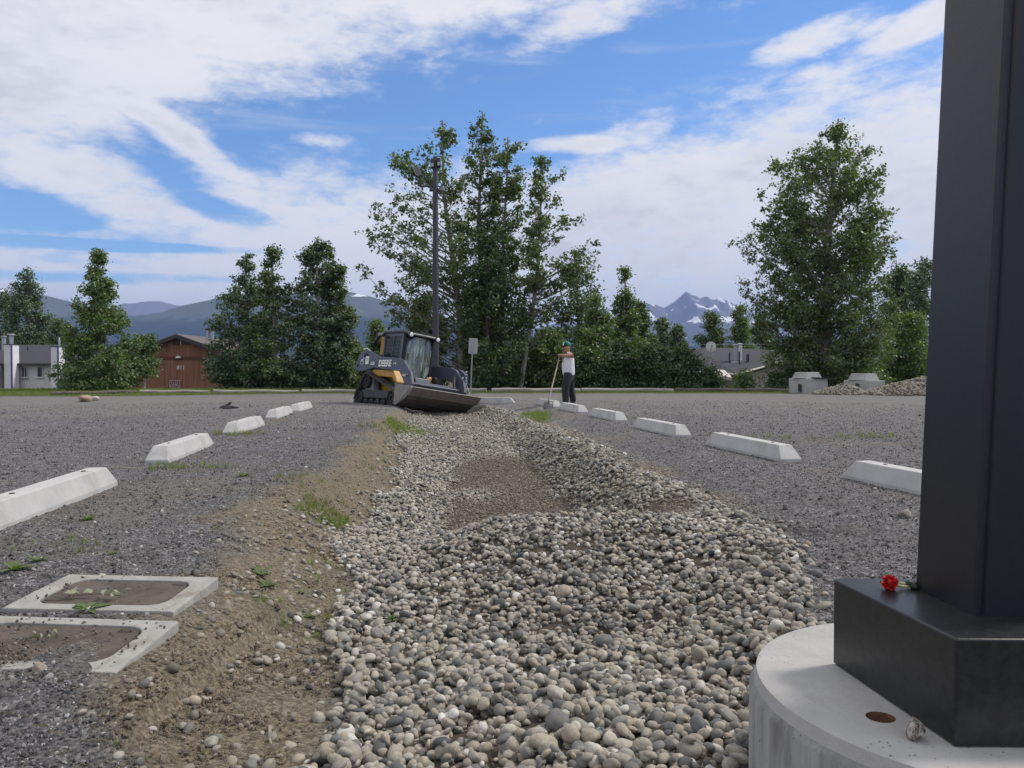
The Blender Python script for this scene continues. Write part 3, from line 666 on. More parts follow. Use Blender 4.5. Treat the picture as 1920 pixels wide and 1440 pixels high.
def build_litter():
    ms = []
    for i in range(6):
        r = np.random.default_rng(600 + i); p = [(x, r.normal(0, .05), .02 + abs(r.normal(0, .04))) for x in np.linspace(-.5, .5, 5)]
        m = MB().tube(p, [.016, .02, .018, .014, .008], 4); me = bpy.data.meshes.new('straw'); me.from_pydata(m.v, [], m.f); me.materials.append([TWIGM, STRAW][i % 2]); ms.append(me)
    col = source_col('litter_kinds', ms); n = 2600; y = 1.4 + 9 * rng.random(n) ** 1.6; xl, xr = edges(y); x = xl - np.abs(rng.normal(0, .75, n)) + .02
    x[:260] = rng.uniform(-3.4, -2.2, 260); y[:260] = rng.uniform(4.6, 7.8, 260)
    k = ~keep_out(x, y, .01); x, y = x[k], y[k]; n = len(x); s = rng.uniform(.012, .055, n) * (1 + .05 * y)
    o = scatter('plant_litter', np.stack([x, y, height(x, y) + .004], 1), np.stack([rng.normal(0, .15, n), rng.normal(0, .15, n), rng.uniform(0, 6.3, n)], 1), s[:, None] * np.ones((1, 3)), rng.integers(0, 6, n), np.zeros(n), col)
    tag(o, 'bits of dry straw and rootlets on the brown bank', 'plant litter', kind='stuff')
TWIGM = pmat('dead_rootlet', (.13, .095, .065), .9, var=.4, scale=3)
build_litter()

# ------------------------------------------------------------------ wheel stops
CONC = pmat('white_concrete', (.46, .455, .44), .85, var=.07, scale=5, bump=.25, bscale=70, dirt=(.30, .28, .25), dirt_amt=.42, spec=.3)
PIN = pmat('pin_rust', (.05, .035, .028), .8, scale=30)
def make_stop(L=1.86):
    H_, b, tp, e = .165, .115, .072, .12
    V = [(-L / 2, -b, -.04), (L / 2, -b, -.04), (L / 2, b, -.04), (-L / 2, b, -.04), (-L / 2, -b, .03), (L / 2, -b, .03), (L / 2, b, .03), (-L / 2, b, .03),
         (-L / 2 + e, -tp, H_), (L / 2 - e, -tp, H_), (L / 2 - e, tp, H_), (-L / 2 + e, tp, H_)]
    F = [(3, 2, 1, 0), (8, 9, 10, 11)] + [(i, (i + 1) % 4, 4 + (i + 1) % 4, 4 + i) for i in range(4)] + [(4 + i, 4 + (i + 1) % 4, 8 + (i + 1) % 4, 8 + i) for i in range(4)]
    t = thing('wheel_stop', 'x', 'wheel stop', group='white concrete wheel stops around the channel')
    MB().add(V, F).build('block', CONC, t, bevel=.008)
    for x in (-.52, .55):
        MB().lathe([(.017, H_ - .002), (.017, H_ + .005), (.012, H_ + .006), (0, H_ + .006)], 10, (x, 0, 0)).build('anchor_pin', PIN, t)
    return t
stop0 = make_stop()
STOPS = [((-3.12, 4.45), (-3.36, 6.30), 0, 'white concrete wheel stop nearest the camera in the left row, cut by the frame'), ((-3.62, 7.75), (-3.89, 9.75), 0, 'white wheel stop second nearest in the left row with twigs at its end'),
         ((-4.12, 11.2), (-4.33, 13.1), 0, 'white wheel stop third from the camera in the left row'), ((-4.62, 14.7), (-4.85, 16.6), 0, 'white wheel stop fourth from the camera in the left row'),
         ((-4.92, 17.3), (-5.1, 19.2), 0, 'farthest clear white wheel stop of the left row, dark stick on top'), ((-4.55, 22.2), (-3.75, 23.6), 0, 'wheel stop half hidden behind the left track of the loader'),
         ((3.02, 6.75), (3.38, 4.95), 0, 'white wheel stop running behind the black column'), ((2.55, 9.65), (2.85, 7.85), 0, 'white wheel stop nearest the camera clear of the column on the right'),
         ((2.08, 12.55), (2.40, 10.75), 0, 'right row wheel stop with weeds growing behind its far end'), ((1.70, 15.85), (2.0, 14.05), 0, 'right row wheel stop next before the man’s feet'),
         ((1.25, 18.6), (1.55, 16.85), 0, 'white wheel stop directly in front of the standing man'), ((.78, 20.95), (1.12, 19.3), 0, 'white wheel stop beside the shovel blade'),
         ((-1.75, 22.3), (.07, 22.0), 0, 'white wheel stop lying crosswise behind the bucket, closing the channel')]
for k, (a, b, _, lab) in enumerate(STOPS):
    o = stop0 if k == 0 else copy_tree(stop0)
    cx, cy = (a[0] + b[0]) / 2, (a[1] + b[1]) / 2; o.location = (cx, cy, max(float(height(cx, cy)), -.02)); o.rotation_euler = (0, 0, math.atan2(b[1] - a[1], b[0] - a[0])); o['label'] = lab.replace('’', "'")

# ------------------------------------------------------------------ two meter boxes in the ground
BOXC = pmat('box_concrete', (.34, .33, .305), .9, var=.12, scale=9, bump=.5, bscale=90, dirt=(.17, .13, .09), dirt_amt=.55, spec=.25)
RUST = pmat('rusty_plate', (.088, .070, .058), .75, var=.3, scale=7, bump=.3, bscale=120, dirt=(.15, .115, .085), dirt_amt=.6, spec=.3)
def rrect(w, d, r, n=6):
    P = []
    for cx, cy, a0 in ((w / 2 - r, d / 2 - r, 0), (-w / 2 + r, d / 2 - r, 90), (-w / 2 + r, -d / 2 + r, 180), (w / 2 - r, -d / 2 + r, 270)):
        for k in range(n + 1): a = R(a0 + 90 * k / n); P.append((cx + r * math.cos(a), cy + r * math.sin(a)))
    return P
def meter_box(x0, x1, y0, y1, top, label, tilt):
    cx, cy, w, d = (x0 + x1) / 2, (y0 + y1) / 2, x1 - x0, y1 - y0
    t = thing('utility_box', label, 'utility box', (cx, cy, top), 0, 'utility boxes set in the ground'); t.rotation_euler = tilt
    inner = rrect(w - .15, d - .12, .07); outer = []
    for x, y in inner:
        m = max(abs(x) / (w / 2), abs(y) / (d / 2)); outer.append((x / m, y / m))
    for sx, sy in ((1, 1), (-1, 1), (-1, -1), (1, -1)):                  # pull the nearest ring point into each corner
        j = min(range(len(outer)), key=lambda q: (outer[q][0] - sx * w / 2) ** 2 + (outer[q][1] - sy * d / 2) ** 2); outer[j] = (sx * w / 2, sy * d / 2)
    n = len(inner); V = [(x, y, 0) for x, y in outer] + [(x, y, 0) for x, y in inner] + [(x, y, -.03) for x, y in inner] + [(x * 1.01, y * 1.01, -.22) for x, y in outer]
    F = []
    for i in range(n):
        j = (i + 1) % n; F += [(i, j, n + j, n + i), (n + i, n + j, 2 * n + j, 2 * n + i), (3 * n + i, 3 * n + j, j, i)]
    F.append(tuple(range(3 * n - 1, 2 * n - 1, -1)))
    MB().add(V, F).build('rim', BOXC, t, bevel=.006)
    lid = rrect(w - .165, d - .135, .066); m = MB().prism(lid, -.026, -.004, 'z'); m.build('lid', RUST, t, bevel=.003); MB().box((w * .30, d * .26, -.004), (.045, .012, .003)).build('lift_slot', PIN, t); MB().box((-w * .30, -d * .26, -.004), (.045, .012, .003)).build('lift_slot', PIN, t)
    return t
meter_box(-1.855, -1.225, 2.77, 3.19, .085, 'upper concrete utility box with a brown lid and wilted leaves on it', (R(1.5), R(1.0), R(-.5)))
meter_box(-1.86, -1.165, 2.25, 2.67, .075, 'lower concrete utility box with its brown lid strewn with soil, cut by the frame', (R(2.0), R(1.4), R(-1)))
def lid_debris():
    x = np.concatenate([rng.normal(-1.74, .14, 1100), rng.uniform(-1.85, -1.18, 160), rng.uniform(-1.85, -1.24, 60)]); y = np.concatenate([rng.normal(2.31, .08, 1100), rng.uniform(2.26, 2.66, 160), rng.uniform(2.78, 3.18, 60)])
    k = (x > -1.86) & (x < -1.17) & (y > 2.25); x, y = x[k], y[k]; n = len(x); s = rng.uniform(.003, .009, n)
    z = .078 + s * .2 - (x + 1.5) * .02 + .012 * np.exp(-((x + 1.72) / .14) ** 2)
    o = scatter('soil_crumbs', np.stack([x, y, z], 1), rng.uniform(0, 6, (n, 3)), s[:, None] * np.ones((1, 3)), rng.integers(0, 10, n), rng.uniform(0, .9, n), CHIPCOL)
    tag(o, 'crumbs of soil and gravel on the utility box lids', 'soil', kind='stuff')
lid_debris()
WILT = leaf_mat('wilted_leaf', (.12, .13, .07), (.27, .28, .18), (.3, .31, .22), .2, .7)
def wilted(x, y, z, n, sz, label, ext):
    t = thing('wilted_twig', label, 'wilted leaves', (x, y, z), 0, 'pulled weeds left on the box lids'); r = np.random.default_rng(n)
    MB().tube([(-ext, 0, .004), (0, .01, .008), (ext * 1.3, -.005, .004)], .0016, 5).build('stem', STRAW, t)
    for i in range(n):
        a = r.uniform(0, 6.28); c = np.array([r.uniform(-ext, ext), r.normal(0, .016), .005 + r.uniform(0, .008)]); d = np.array([math.cos(a), math.sin(a), r.uniform(-.05, .3)]); s = np.array([-math.sin(a), math.cos(a), r.uniform(-.3, .3)]); L = sz * r.uniform(.6, 1.2); V = []; F = []
        for q, ww in ((0, .1), (.3, .8), (.65, .9), (1, .08)):
            p = c + d * L * q + np.array([0, 0, .008 * math.sin(q * 3)]); V += [p - s * L * .26 * ww + np.array([0, 0, .006 * ww]), p, p + s * L * .26 * ww]
        for k in range(3): b = k * 3; F += [(b, b + 1, b + 4, b + 3), (b + 1, b + 2, b + 5, b + 4)]
        me = mesh_np('leaf', V, F, True, WILT); me.attributes.new('shade', 'FLOAT', 'FACE').data.foreach_set('value', np.full(6, r.random(), np.float32)); link('leaf', me, t)
wilted(-1.58, 2.90, .088, 16, .036, 'wilted pale leaves lying on the upper box lid', .09)
wilted(-1.52, 2.47, .078, 7, .022, 'small wilted sprig lying on the lower box lid', .04)

# ------------------------------------------------------------------ black column on its round footing
def pitted(name, col, rough, **kw):
    m = pmat(name, col, rough, **kw); t = m.node_tree; N = NT(t); b = t.nodes['Principled BSDF']; tc = N.node('ShaderNodeTexCoord'); src = b.inputs['Base Color'].links[0].from_socket
    v = N.vor(70, tc.outputs['Object']); sel = N.noise(6, 4, .6, tc.outputs['Object'])
    pit = N.m('MULTIPLY', N.ss(v, .20, .10), N.ss(sel, .54, .62)); scuff = N.m('MULTIPLY', N.ss(N.noise(16, 7, .75, tc.outputs['Object'], 1.5), .60, .72), .5)
    c = N.mix(scuff, src, tuple(x * .62 for x in col)); c = N.mix(pit, c, (.05, .045, .04)); t.links.new(c, b.inputs['Base Color']); return m
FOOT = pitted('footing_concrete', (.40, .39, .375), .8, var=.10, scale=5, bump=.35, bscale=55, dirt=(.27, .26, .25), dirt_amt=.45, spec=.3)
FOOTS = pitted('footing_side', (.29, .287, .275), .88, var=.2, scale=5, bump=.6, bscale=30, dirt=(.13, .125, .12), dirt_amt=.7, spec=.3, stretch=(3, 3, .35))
GRAN = pmat('black_granite', (.018, .019, .020), .34, var=.35, scale=60, spec=.5)
STEEL = pmat('black_powdercoat', (.012, .0125, .018), .36, var=.1, scale=40, bump=.05, bscale=300, spec=.5)
def build_column():
    t = thing('black_column', 'tall black square column on a black block and round concrete footing at right', 'column', (FC[0], FC[1], 0))
    cx, cy = FC; n = 96
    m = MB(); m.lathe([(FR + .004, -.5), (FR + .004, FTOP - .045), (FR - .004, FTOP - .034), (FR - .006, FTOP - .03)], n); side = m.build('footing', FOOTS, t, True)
    h = MB(); hx, hy = at(1657, 1350, 1)[0], 0
    hd = (EYE - FTOP) * 1440 / (1350 - 693); hx = (1657 - 960) / 1440 * hd - cx; hy = hd - cy; hr = .028
    ring = [(math.cos(2 * math.pi * k / n), math.sin(2 * math.pi * k / n)) for k in range(n)]
    V = [(hx + hr * a, hy + hr * b * .9, FTOP) for a, b in ring] + [((FR - .022) * a, (FR - .022) * b, FTOP) for a, b in ring] + [((FR - .012) * a, (FR - .012) * b, FTOP - .004) for a, b in ring] + [((FR - .006) * a, (FR - .006) * b, FTOP - .032) for a, b in ring] + \
        [(hx + hr * .92 * a, hy + hr * .82 * b, FTOP - .05) for a, b in ring]
    F = []; W = []
    for k in range(n):
        j = (k + 1) % n; F += [(k, n + k, n + j, j), (n + k, 2 * n + k, 2 * n + j, n + j), (2 * n + k, 3 * n + k, 3 * n + j, 2 * n + j)]; W.append((n + k, k, j, n + j))
    rust = pmat('rust_plug', (.16, .075, .04), .9, var=.4, scale=60)
    MB().add(V[:n] + [(a, b, c - .02) for a, b, c in V[4 * n:]], W + [tuple(n + k for k in range(n))]).build('hole_wall', rust, t, True)
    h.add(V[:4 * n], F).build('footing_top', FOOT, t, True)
    MB().lathe([(.012, FTOP - .065), (.012, FTOP - .03), (0, FTOP - .029)], 10, (hx, hy, 0)).build('anchor_bolt', rust, t)
    # granite block: corners from the sight lines on the footing top
    q = [(.808, 1.388), (1.25, 1.382), (1.22, 1.80), (.753, 1.79)]
    V = [(x - cx, y - cy, FTOP + .002) for x, y in q] + [(x - cx, y - cy, FTOP + .2) for x, y in q]
    MB().add(V, [(3, 2, 1, 0), (4, 5, 6, 7), (0, 1, 5, 4), (1, 2, 6, 5), (2, 3, 7, 6), (3, 0, 4, 7)]).build('base_block', GRAN, t, bevel=.004)
    # shaft of two joined tubes with a shallow rounded groove; leans slightly outward
    z0 = FTOP + .2; z1 = 4.2; lx, ly = .040 * (z1 - z0), .0
    prof = [(0, 0), (.006, -.002)]
    x0, y0 = .918 - cx, 1.517 - cy
    pts = [(-.015, .191), (-.0155, .186), (-.001, .004), (.004, 0), (.010, .0), (.013, .004), (.019, .005), (.023, .0), (.03, -.002), (.2, -.004), (.205, 0), (.205, .19), (.2, .195), (-.01, .195)]
    V = [(x0 + a, y0 + b, z0) for a, b in pts] + [(x0 + a + lx, y0 + b + ly, z1) for a, b in pts]; k = len(pts)
    MB().add(V, [tuple(range(k - 1, -1, -1)), tuple(range(k, 2 * k))] + [(i, (i + 1) % k, k + (i + 1) % k, k + i) for i in range(k)]).build('shaft', STEEL, t)
build_column()
def on_footing(px, py, z=None):
    z = FTOP if z is None else z
    d = (EYE - z) * 1440 / (py - 693); return ((px - 960) / 1440 * d, d, z)
# whitish stone with dark streaks, set on the footing
x, y, z = on_footing(1720, 1392)
sm = bpy.data.materials.new('streaked_stone'); sm.use_nodes = True; N = NT(sm.node_tree); tc = N.node('ShaderNodeTexCoord')
mp = N.node('ShaderNodeMapping'); mp.inputs['Scale'].default_value = (1, 1, .35); sm.node_tree.links.new(tc.outputs['Object'], mp.inputs[0])
sm.node_tree.links.new(N.ramp(N.noise(2.6, 5, .65, mp.outputs[0], 1.2), [(.42, (.07, .05, .04)), (.5, (.24, .20, .17)), (.62, (.50, .46, .40))]), sm.node_tree.nodes['Principled BSDF'].inputs['Base Color'])
sm.node_tree.nodes['Principled BSDF'].inputs['Roughness'].default_value = .6
st = link('streaked_stone', blob_mesh('streaked_stone', 4, .10, (1, .8, .8), sm, 9, True, 4)); st.scale = (.021, .021, .031); st.location = (x + .002, y, z + .019); st.rotation_euler = (0, 0, 1)
bm = bmesh.new(); bm.from_mesh(st.data)
for v in bm.verts:
    k = max(0, v.co.z + .1); v.co.x *= 1 - .5 * k; v.co.y *= 1 - .5 * k
bm.to_mesh(st.data); bm.free()
tag(st, 'cream stone streaked brown, resting on the concrete footing by the block', 'stone')
# red artificial flower lying on the granite block
def flower():
    x, y, z = on_footing(1672, 1108, FTOP + .2)
    t = thing('red_flower', 'small red flower with pale stem lying on the black block', 'flower', (x, y, z))
    red = pmat('red_petal', (.55, .012, .008), .5, var=.25, scale=90); pale = pmat('pale_stem', (.42, .43, .25), .6); dk = pmat('dark_leaf', (.02, .025, .02), .6)
    V = []; F = []; r = np.random.default_rng(4)
    for i in range(150):
        d = r.normal(size=3); d /= np.linalg.norm(d); s = np.cross(d, r.normal(size=3)); s /= np.linalg.norm(s); L = .0165 * r.uniform(.85, 1.15); b = len(V)
        c = np.array([0, 0, .016]); V += [c + d * L * .3 - s * .002, c + d * L * .3 + s * .002, c + d * L + s * .0034, c + d * L * 1.06, c + d * L - s * .0034]; F += [(b, b + 1, b + 2, b + 3), (b, b + 3, b + 4, b)]
    me = bpy.data.meshes.new('petals'); me.from_pydata([tuple(v) for v in V], [], [f if len(set(f)) == 4 else f[:3] for f in F]); me.materials.append(red); link('petals', me, t)
    MB().lathe([(0, -.011), (.008, -.009), (.0115, 0), (.008, .009), (0, .011)], 12, (0, 0, .016)).build('flower_head', red, t, True)
    MB().tube([(.008, 0, .013), (.03, .006, .006), (.062, .012, .004)], [.004, .003, .0025], 7).build('stem', pale, t, True)
    MB().tube([(.012, .004, .018), (.03, .012, .012), (.05, .014, .008)], [.002, .0035, .002], 6).build('stem', pale, t, True)
    for k, (dx, dy, dz) in enumerate(((.05, .014, .010), (.058, .004, .006), (.066, .02, .007))):
        MB().lathe([(0, -.012), (.006, -.006), (.008, 0), (.005, .007), (0, .012)], 8, (dx, dy, dz), 'x').build('leaf', dk, t, True)
flower()
# single stones and small litter lying about
def lone(px, py, s, seed, label, cat='stone', mat=None, name='rock', flat=(1, .8, .75), chop=6):
    x, y = ground_at(px, py); o = link(name, blob_mesh(name, 3, .22, flat, mat or COB, seed, True, chop)); o.scale = (s, s, s); o.location = (x, y, float(height(x, y)) + s * .35); o.rotation_euler = (.2, .1, seed); tag(o, label, cat); return o
lone(1697, 970, .045, 13, 'grey rock standing alone on gravel just left of the column')
lone(397, 1398, .022, 23, 'rounded grey stone on dark gravel below the boxes'); lone(366, 1318, .022, 27, 'pale egg shaped stone on the brown dirt'); lone(470, 1440, .024, 21, 'buff stone at the bottom edge of the frame')
lone(75, 1255, .02, 25, 'pale stone on gravel in front of the lower box'); lone(290, 1140, .012, 29, 'small round stone between the boxes')
TANB = pmat('sandstone', (.34, .24, .17), .9, var=.25, scale=5, bump=.5, bscale=20); PALE = pmat('pale_rock', (.55, .53, .5), .9, var=.1, scale=5, bump=.3)
lone(160, 753, .26, 33, 'tan boulder lying at the edge of the far left grass', mat=TANB, flat=(1.25, .7, .42)); lone(177, 751, .16, 35, 'whitish rock touching the tan boulder', mat=PALE, flat=(.9, .7, .5))
BLK = pmat('black_cloth', (.02, .02, .022), .8)
x, y = ground_at(424, 766); t = link('black_rag', None); o = MB()
o = MB(); o.lathe([(0, 0), (.16, .02), (.13, .06), (.05, .09), (0, .1)], 9); o.tube([(0, 0, .05), (.08, .03, .13), (.13, .03, .16)], [.05, .03, .008], 6); o.tube([(0, 0, .04), (.2, 0, .03), (.3, .05, .02)], [.05, .03, .01], 6)
bpy.data.objects.remove(t); r = o.build('black_rag', BLK, smooth=True); r.location = (x, y, float(height(x, y))); tag(r, 'crumpled black rag lying on the gravel in the left lot', 'rag')
TWIG = pmat('bleached_twig', (.32, .28, .22), .9)
for px, py, L, a, lab in ((255, 878, .55, .3, 'pale twig lying before the second left wheel stop'), (498, 925, .3, -.5, 'thin pale stick on the left gravel bank'), (600, 1010, .25, -.9, 'thin twig on the brown bank above the stones'),
                          (505, 1385, .12, -1.2, 'curved rootlet on the dirt near the bottom'), (1060, 775, .5, .4, 'dark stick on gravel behind the shovel blade')):
    x, y = ground_at(px, py); p = [(L * (q - .5) * math.cos(a) + .03 * L * math.sin(q * 7), L * (q - .5) * math.sin(a), .008 + .01 * math.sin(q * 9)) for q in np.linspace(0, 1, 7)]
    g = float(height(x, y)); r = MB().tube(p, [.004, .005, .005, .0045, .004, .003, .0015], 6).build('twig', TWIG, smooth=True, loc=(x, y, g)); tag(r, lab, 'twig')
# ------------------------------------------------------------------ logs along the far edge of the lot
LOG = pmat('weathered_log', (.33, .30, .26), .9, var=.25, scale=3, bump=.5, bscale=15, dirt=(.12, .10, .08), dirt_amt=.5, stretch=(.4, 3, 3))
LOGD = pmat('dark_log', (.11, .095, .08), .95, var=.3, scale=3, bump=.5, bscale=15, stretch=(.4, 3, 3))
for k, (p0, p1, Y0, Y1, r, mt, lab) in enumerate((((95, 0), (255, 0), 28.6, 30.6, .075, LOGD, 'dark weathered log in the grass at far left'), ((262, 0), (392, 0), 30.6, 30.9, .075, LOG, 'pale parking log in front of the brown house'), ((400, 0), (560, 0), 31.0, 31.4, .075, LOG, 'grey log in front of the left bushy trees'),
        ((566, 0), (700, 0), 31.6, 32.0, .08, LOG, 'pale log left of the loader by the small garage'), ((705, 0), (866, 0), 32.4, 32.6, .09, LOG, 'grey log behind the loader'), ((868, 0), (912, 0), 32.6, 32.6, .09, LOG, 'short grey log between signpost and tree trunk'), ((922, 0), (1088, 0), 32.0, 32.2, .10, LOG, 'long pale log behind the standing man'),
        ((1090, 0), (1262, 0), 32.4, 32.6, .095, LOG, 'pale log under the right bushes'), ((1268, 0), (1395, 0), 32.8, 32.6, .09, LOGD, 'dark log before the grey roofed house'), ((1400, 0), (1490, 0), 32.8, 32.0, .09, LOGD, 'dark log left of the first concrete block'))):
    X0 = at(p0[0], 700, Y0)[0]; X1 = at(p1[0], 700, Y1)[0]; n = 7; P = []
    for i in range(n):
        q = i / (n - 1); P.append((X0 + (X1 - X0) * q, Y0 + (Y1 - Y0) * q + .03 * math.sin(i * 2 + k), r * .75 + float(height(X0 + (X1 - X0) * q, Y0 + (Y1 - Y0) * q)) + .015 * math.sin(i * 1.7 + k)))
    o = MB().tube(P, [r * (1.05 - .02 * i) for i in range(n)], 12).build('log', mt, smooth=True); tag(o, lab, 'log', 'logs edging the lot')

# ------------------------------------------------------------------ trees
BARK = pmat('pale_bark', (.30, .28, .24), .9, var=.3, scale=4, bump=.5, bscale=12, dirt=(.07, .06, .05), dirt_amt=.75, stretch=(3, 3, .8))
BARKD = pmat('dark_bark', (.09, .08, .07), .95, var=.3, scale=4, bump=.5, bscale=12)
LEAF = {'cotton': leaf_mat('cottonwood_leaf', (.036, .072, .018), (.145, .19, .050), (.155, .19, .10), .28, .42),
        'deep': leaf_mat('deep_green_leaf', (.028, .060, .021), (.105, .155, .048), (.115, .15, .08), .26, .45),
        'fresh': leaf_mat('fresh_green_leaf', (.050, .095, .024), (.150, .215, .058), (.16, .205, .10), .3, .5),
        'blue': leaf_mat('blue_green_leaf', (.038, .076, .038), (.120, .175, .080), (.145, .19, .115), .2, .5)}
def bez(a, b, c, t): return a * (1 - t) ** 2 + b * 2 * t * (1 - t) + c * t * t
def tree(name, label, cat, base_px, Y, prof_px, trunk_px=None, kind='cotton', n_br=70, leaves=16000, leaf=.13, trunk_r=.16, clump=.17, seed=1, group=None, bark=None, bare=0, inner=.3, lean=0, low=.12):
    """prof_px: rows (y, x_left, x_right) of the crown outline read off the photo, turned into metres at depth Y"""
    r = np.random.default_rng(seed); X0 = at(base_px, 700, Y)[0]; g = float(height(X0, Y)); bark = bark or BARK
    rows = sorted([(at(960, y, Y)[1] - g, at(xl, y, Y)[0] - X0, at(xr, y, Y)[0] - X0) for y, xl, xr in prof_px]); zz = np.array([q[0] for q in rows]); xl_ = np.array([q[1] for q in rows]); xr_ = np.array([q[2] for q in rows])
    H = zz[-1] + .15; tz = [0.0]; tx = [0.0]
    for x, y in (trunk_px or []): a, b = at(x, y, Y); tx.append(a - X0); tz.append(b - g)
    if not trunk_px: tx.append((xl_[-1] + xr_[-1]) / 2); tz.append(H)
    tx, tz = np.array(tx), np.array(tz); o_ = np.argsort(tz); tx, tz = tx[o_], tz[o_]
    t = thing(name, label, cat, (X0, Y, g), 0, group)
    ks = np.linspace(0, 1, 12); P = [(float(np.interp(k * H, tz, tx)) + .05 * math.sin(k * 9 + seed) * k, .06 * math.sin(k * 7 + seed * 2) * k, k * H - .1 * (k == 0)) for k in ks]
    MB().tube(P, [trunk_r * (1 - .93 * k) ** .9 + .012 for k in ks], 9).build('trunk', bark, t, True)
    zmin = zz[0]; pts = []; wm = MB(); wt = []
    wid = np.maximum(xr_ - xl_, .05); cdf = np.cumsum(np.concatenate([[0], np.diff(zz) * (wid[1:] + wid[:-1]) / 2])); cdf /= cdf[-1]; cdf = .68 * cdf + .32 * (zz - zz[0]) / (zz[-1] - zz[0])
    for i in range(n_br):
        zt = float(np.interp(r.random(), cdf, zz)); xa = float(np.interp(zt, zz, xl_)); xb = float(np.interp(zt, zz, xr_)); cx = float(np.interp(zt, tz, tx)); a = r.uniform(0, 2 * math.pi)
        ra, rb = max(cx - xa, .12), max(xb - cx, .12); ry = (xb - xa) / 2 * .9
        rx = rb if math.cos(a) > 0 else ra; k = math.sqrt(inner + (1 - inner) * r.random()) * r.uniform(.86, 1.05)
        tip = np.array([cx + rx * math.cos(a) * k, ry * math.sin(a) * k, zt]); reach = math.hypot(tip[0] - cx, tip[1])
        za = max(zt - reach * r.uniform(.55, .95), H * low * .6); st = np.array([float(np.interp(za, tz, tx)), 0, za]); mid = st + (tip - st) * .55 + np.array([0, 0, -.12 * reach]) + r.normal(0, .09 * reach, 3)
        ts = np.linspace(0, 1, 5); path = [bez(st, mid, tip, q) for q in ts]; r0 = min(trunk_r * .35, .010 + .009 * reach)
        wm.tube(path, [r0 * (1 - q) + .006 for q in ts], 5, False)
        nt = int(5 + reach * 3.2); isbare = r.random() < bare
        for j in range(nt):
            q = r.uniform(.25, 1.02) ** .7; p = bez(st, mid, tip, min(q, 1)); dv = r.normal(0, 1, 3); dv[2] = abs(dv[2]) * .5 - .15; dv *= (.14 + .16 * reach ** .6) * (1.15 - .6 * q) / np.linalg.norm(dv); e = p + dv
            e[0] = min(max(e[0], xa - .12), xb + .12)
            if r.random() < .45 or isbare: wm.tube([p, (p + e) / 2 + r.normal(0, .02, 3), e], [.009, .006, .003], 3, False)
            if not isbare or r.random() < .06: pts.append(e); wt.append(1.0)
    for k in range(22):                                                    # the leader
        z_ = H * (1 - .16 * (k / 22)); w_ = .03 + (1 - z_ / H) * 1.1
        pts.append(np.array([np.interp(z_, tz, tx) + r.normal(0, w_), r.normal(0, w_), z_ - .1])); wt.append(.42)
    wm.build('limbs', bark, t, True)
    pts = np.array(pts); wt = np.array(wt) / np.sum(wt); n = leaves; ci = r.choice(len(pts), n, p=wt)
    sg = clump * r.uniform(.5, 1.25, len(pts)); C = pts[ci] + r.normal(0, 1, (n, 3)) * sg[ci][:, None] * np.array([1, 1, .75])
    d = r.normal(0, 1, (n, 3)); d[:, 2] = -np.abs(d[:, 2]) * .8 - .15; d /= np.linalg.norm(d, axis=1, keepdims=True)
    s = np.cross(d, r.normal(0, 1, (n, 3)) + np.array([0, 0, 1.2])); s /= np.linalg.norm(s, axis=1, keepdims=True); L = (leaf * r.uniform(.65, 1.25, n))[:, None]
    nrm = np.cross(d, s); cz = nrm[:, 2] < 0; s[cz] *= -1; nrm[cz] *= -1
    V = np.stack([C, C + d * L * .42 + s * L * .36 + nrm * L * .07, C + d * L, C + d * L * .42 - s * L * .36 + nrm * L * .07], 1).reshape(-1, 3)
    F = np.arange(n * 4).reshape(n, 4)
    me = mesh_np('crown', V, F, False, LEAF[kind]); sh = np.clip(r.random(len(pts))[ci] * .6 + r.random(n) * .4, 0, 1)
    me.attributes.new('shade', 'FLOAT', 'FACE').data.foreach_set('value', sh.astype(np.float32))
    link('crown', me, t); return t
G1 = 'cottonwoods in the middle clump'
tree('cottonwood_tree', 'broad cottonwood at the left of the middle clump, boughs reaching left behind the floodlight pole', 'tree', 868, 36, [(232, 812, 846), (260, 800, 850), (290, 715, 868), (350, 690, 880), (400, 680, 880), (450, 655, 890), (480, 650, 890), (520, 678, 900), (560, 690, 905), (600, 705, 905), (640, 715, 905), (680, 770, 910), (722, 790, 915)],
     [(862, 600), (848, 480), (835, 380), (828, 245)], 'cotton', 140, 19000, .145, .19, .12, 11, G1, inner=.35)
tree('cottonwood_tree', 'tallest cottonwood with a straight pale trunk in the middle clump', 'tree', 905, 37, [(215, 893, 910), (250, 880, 925), (300, 855, 965), (350, 845, 985), (400, 852, 972), (500, 842, 975), (600, 842, 980), (680, 850, 975), (722, 860, 960)],
     [(903, 600), (899, 400), (903, 215)], 'cotton', 130, 11500, .14, .17, .12, 12, G1, bare=.12, inner=.15)
tree('cottonwood_tree', 'slim cottonwood with bare twigs at its top right of the tallest one', 'tree', 944, 36.5, [(262, 925, 975), (300, 905, 1000), (340, 905, 990), (450, 900, 1005), (560, 900, 1005), (650, 900, 1000), (722, 905, 990)],
     [(942, 560), (946, 400), (952, 265)], 'cotton', 115, 10500, .14, .13, .12, 13, G1, bare=.2, inner=.2)
tree('cottonwood_tree', 'leaning cottonwood at the right of the middle clump with one long bough to the right', 'tree', 974, 35, [(300, 1006, 1032), (318, 998, 1055), (345, 985, 1095), (400, 980, 1098), (430, 984, 1062), (455, 978, 1135), (475, 975, 1160), (500, 975, 1120), (530, 970, 1060), (600, 962, 1040), (690, 955, 1020)],
     [(992, 630), (1008, 520), (1012, 400), (1016, 305)], 'cotton', 95, 9500, .145, .12, .12, 14, G1, inner=.3, low=.35)
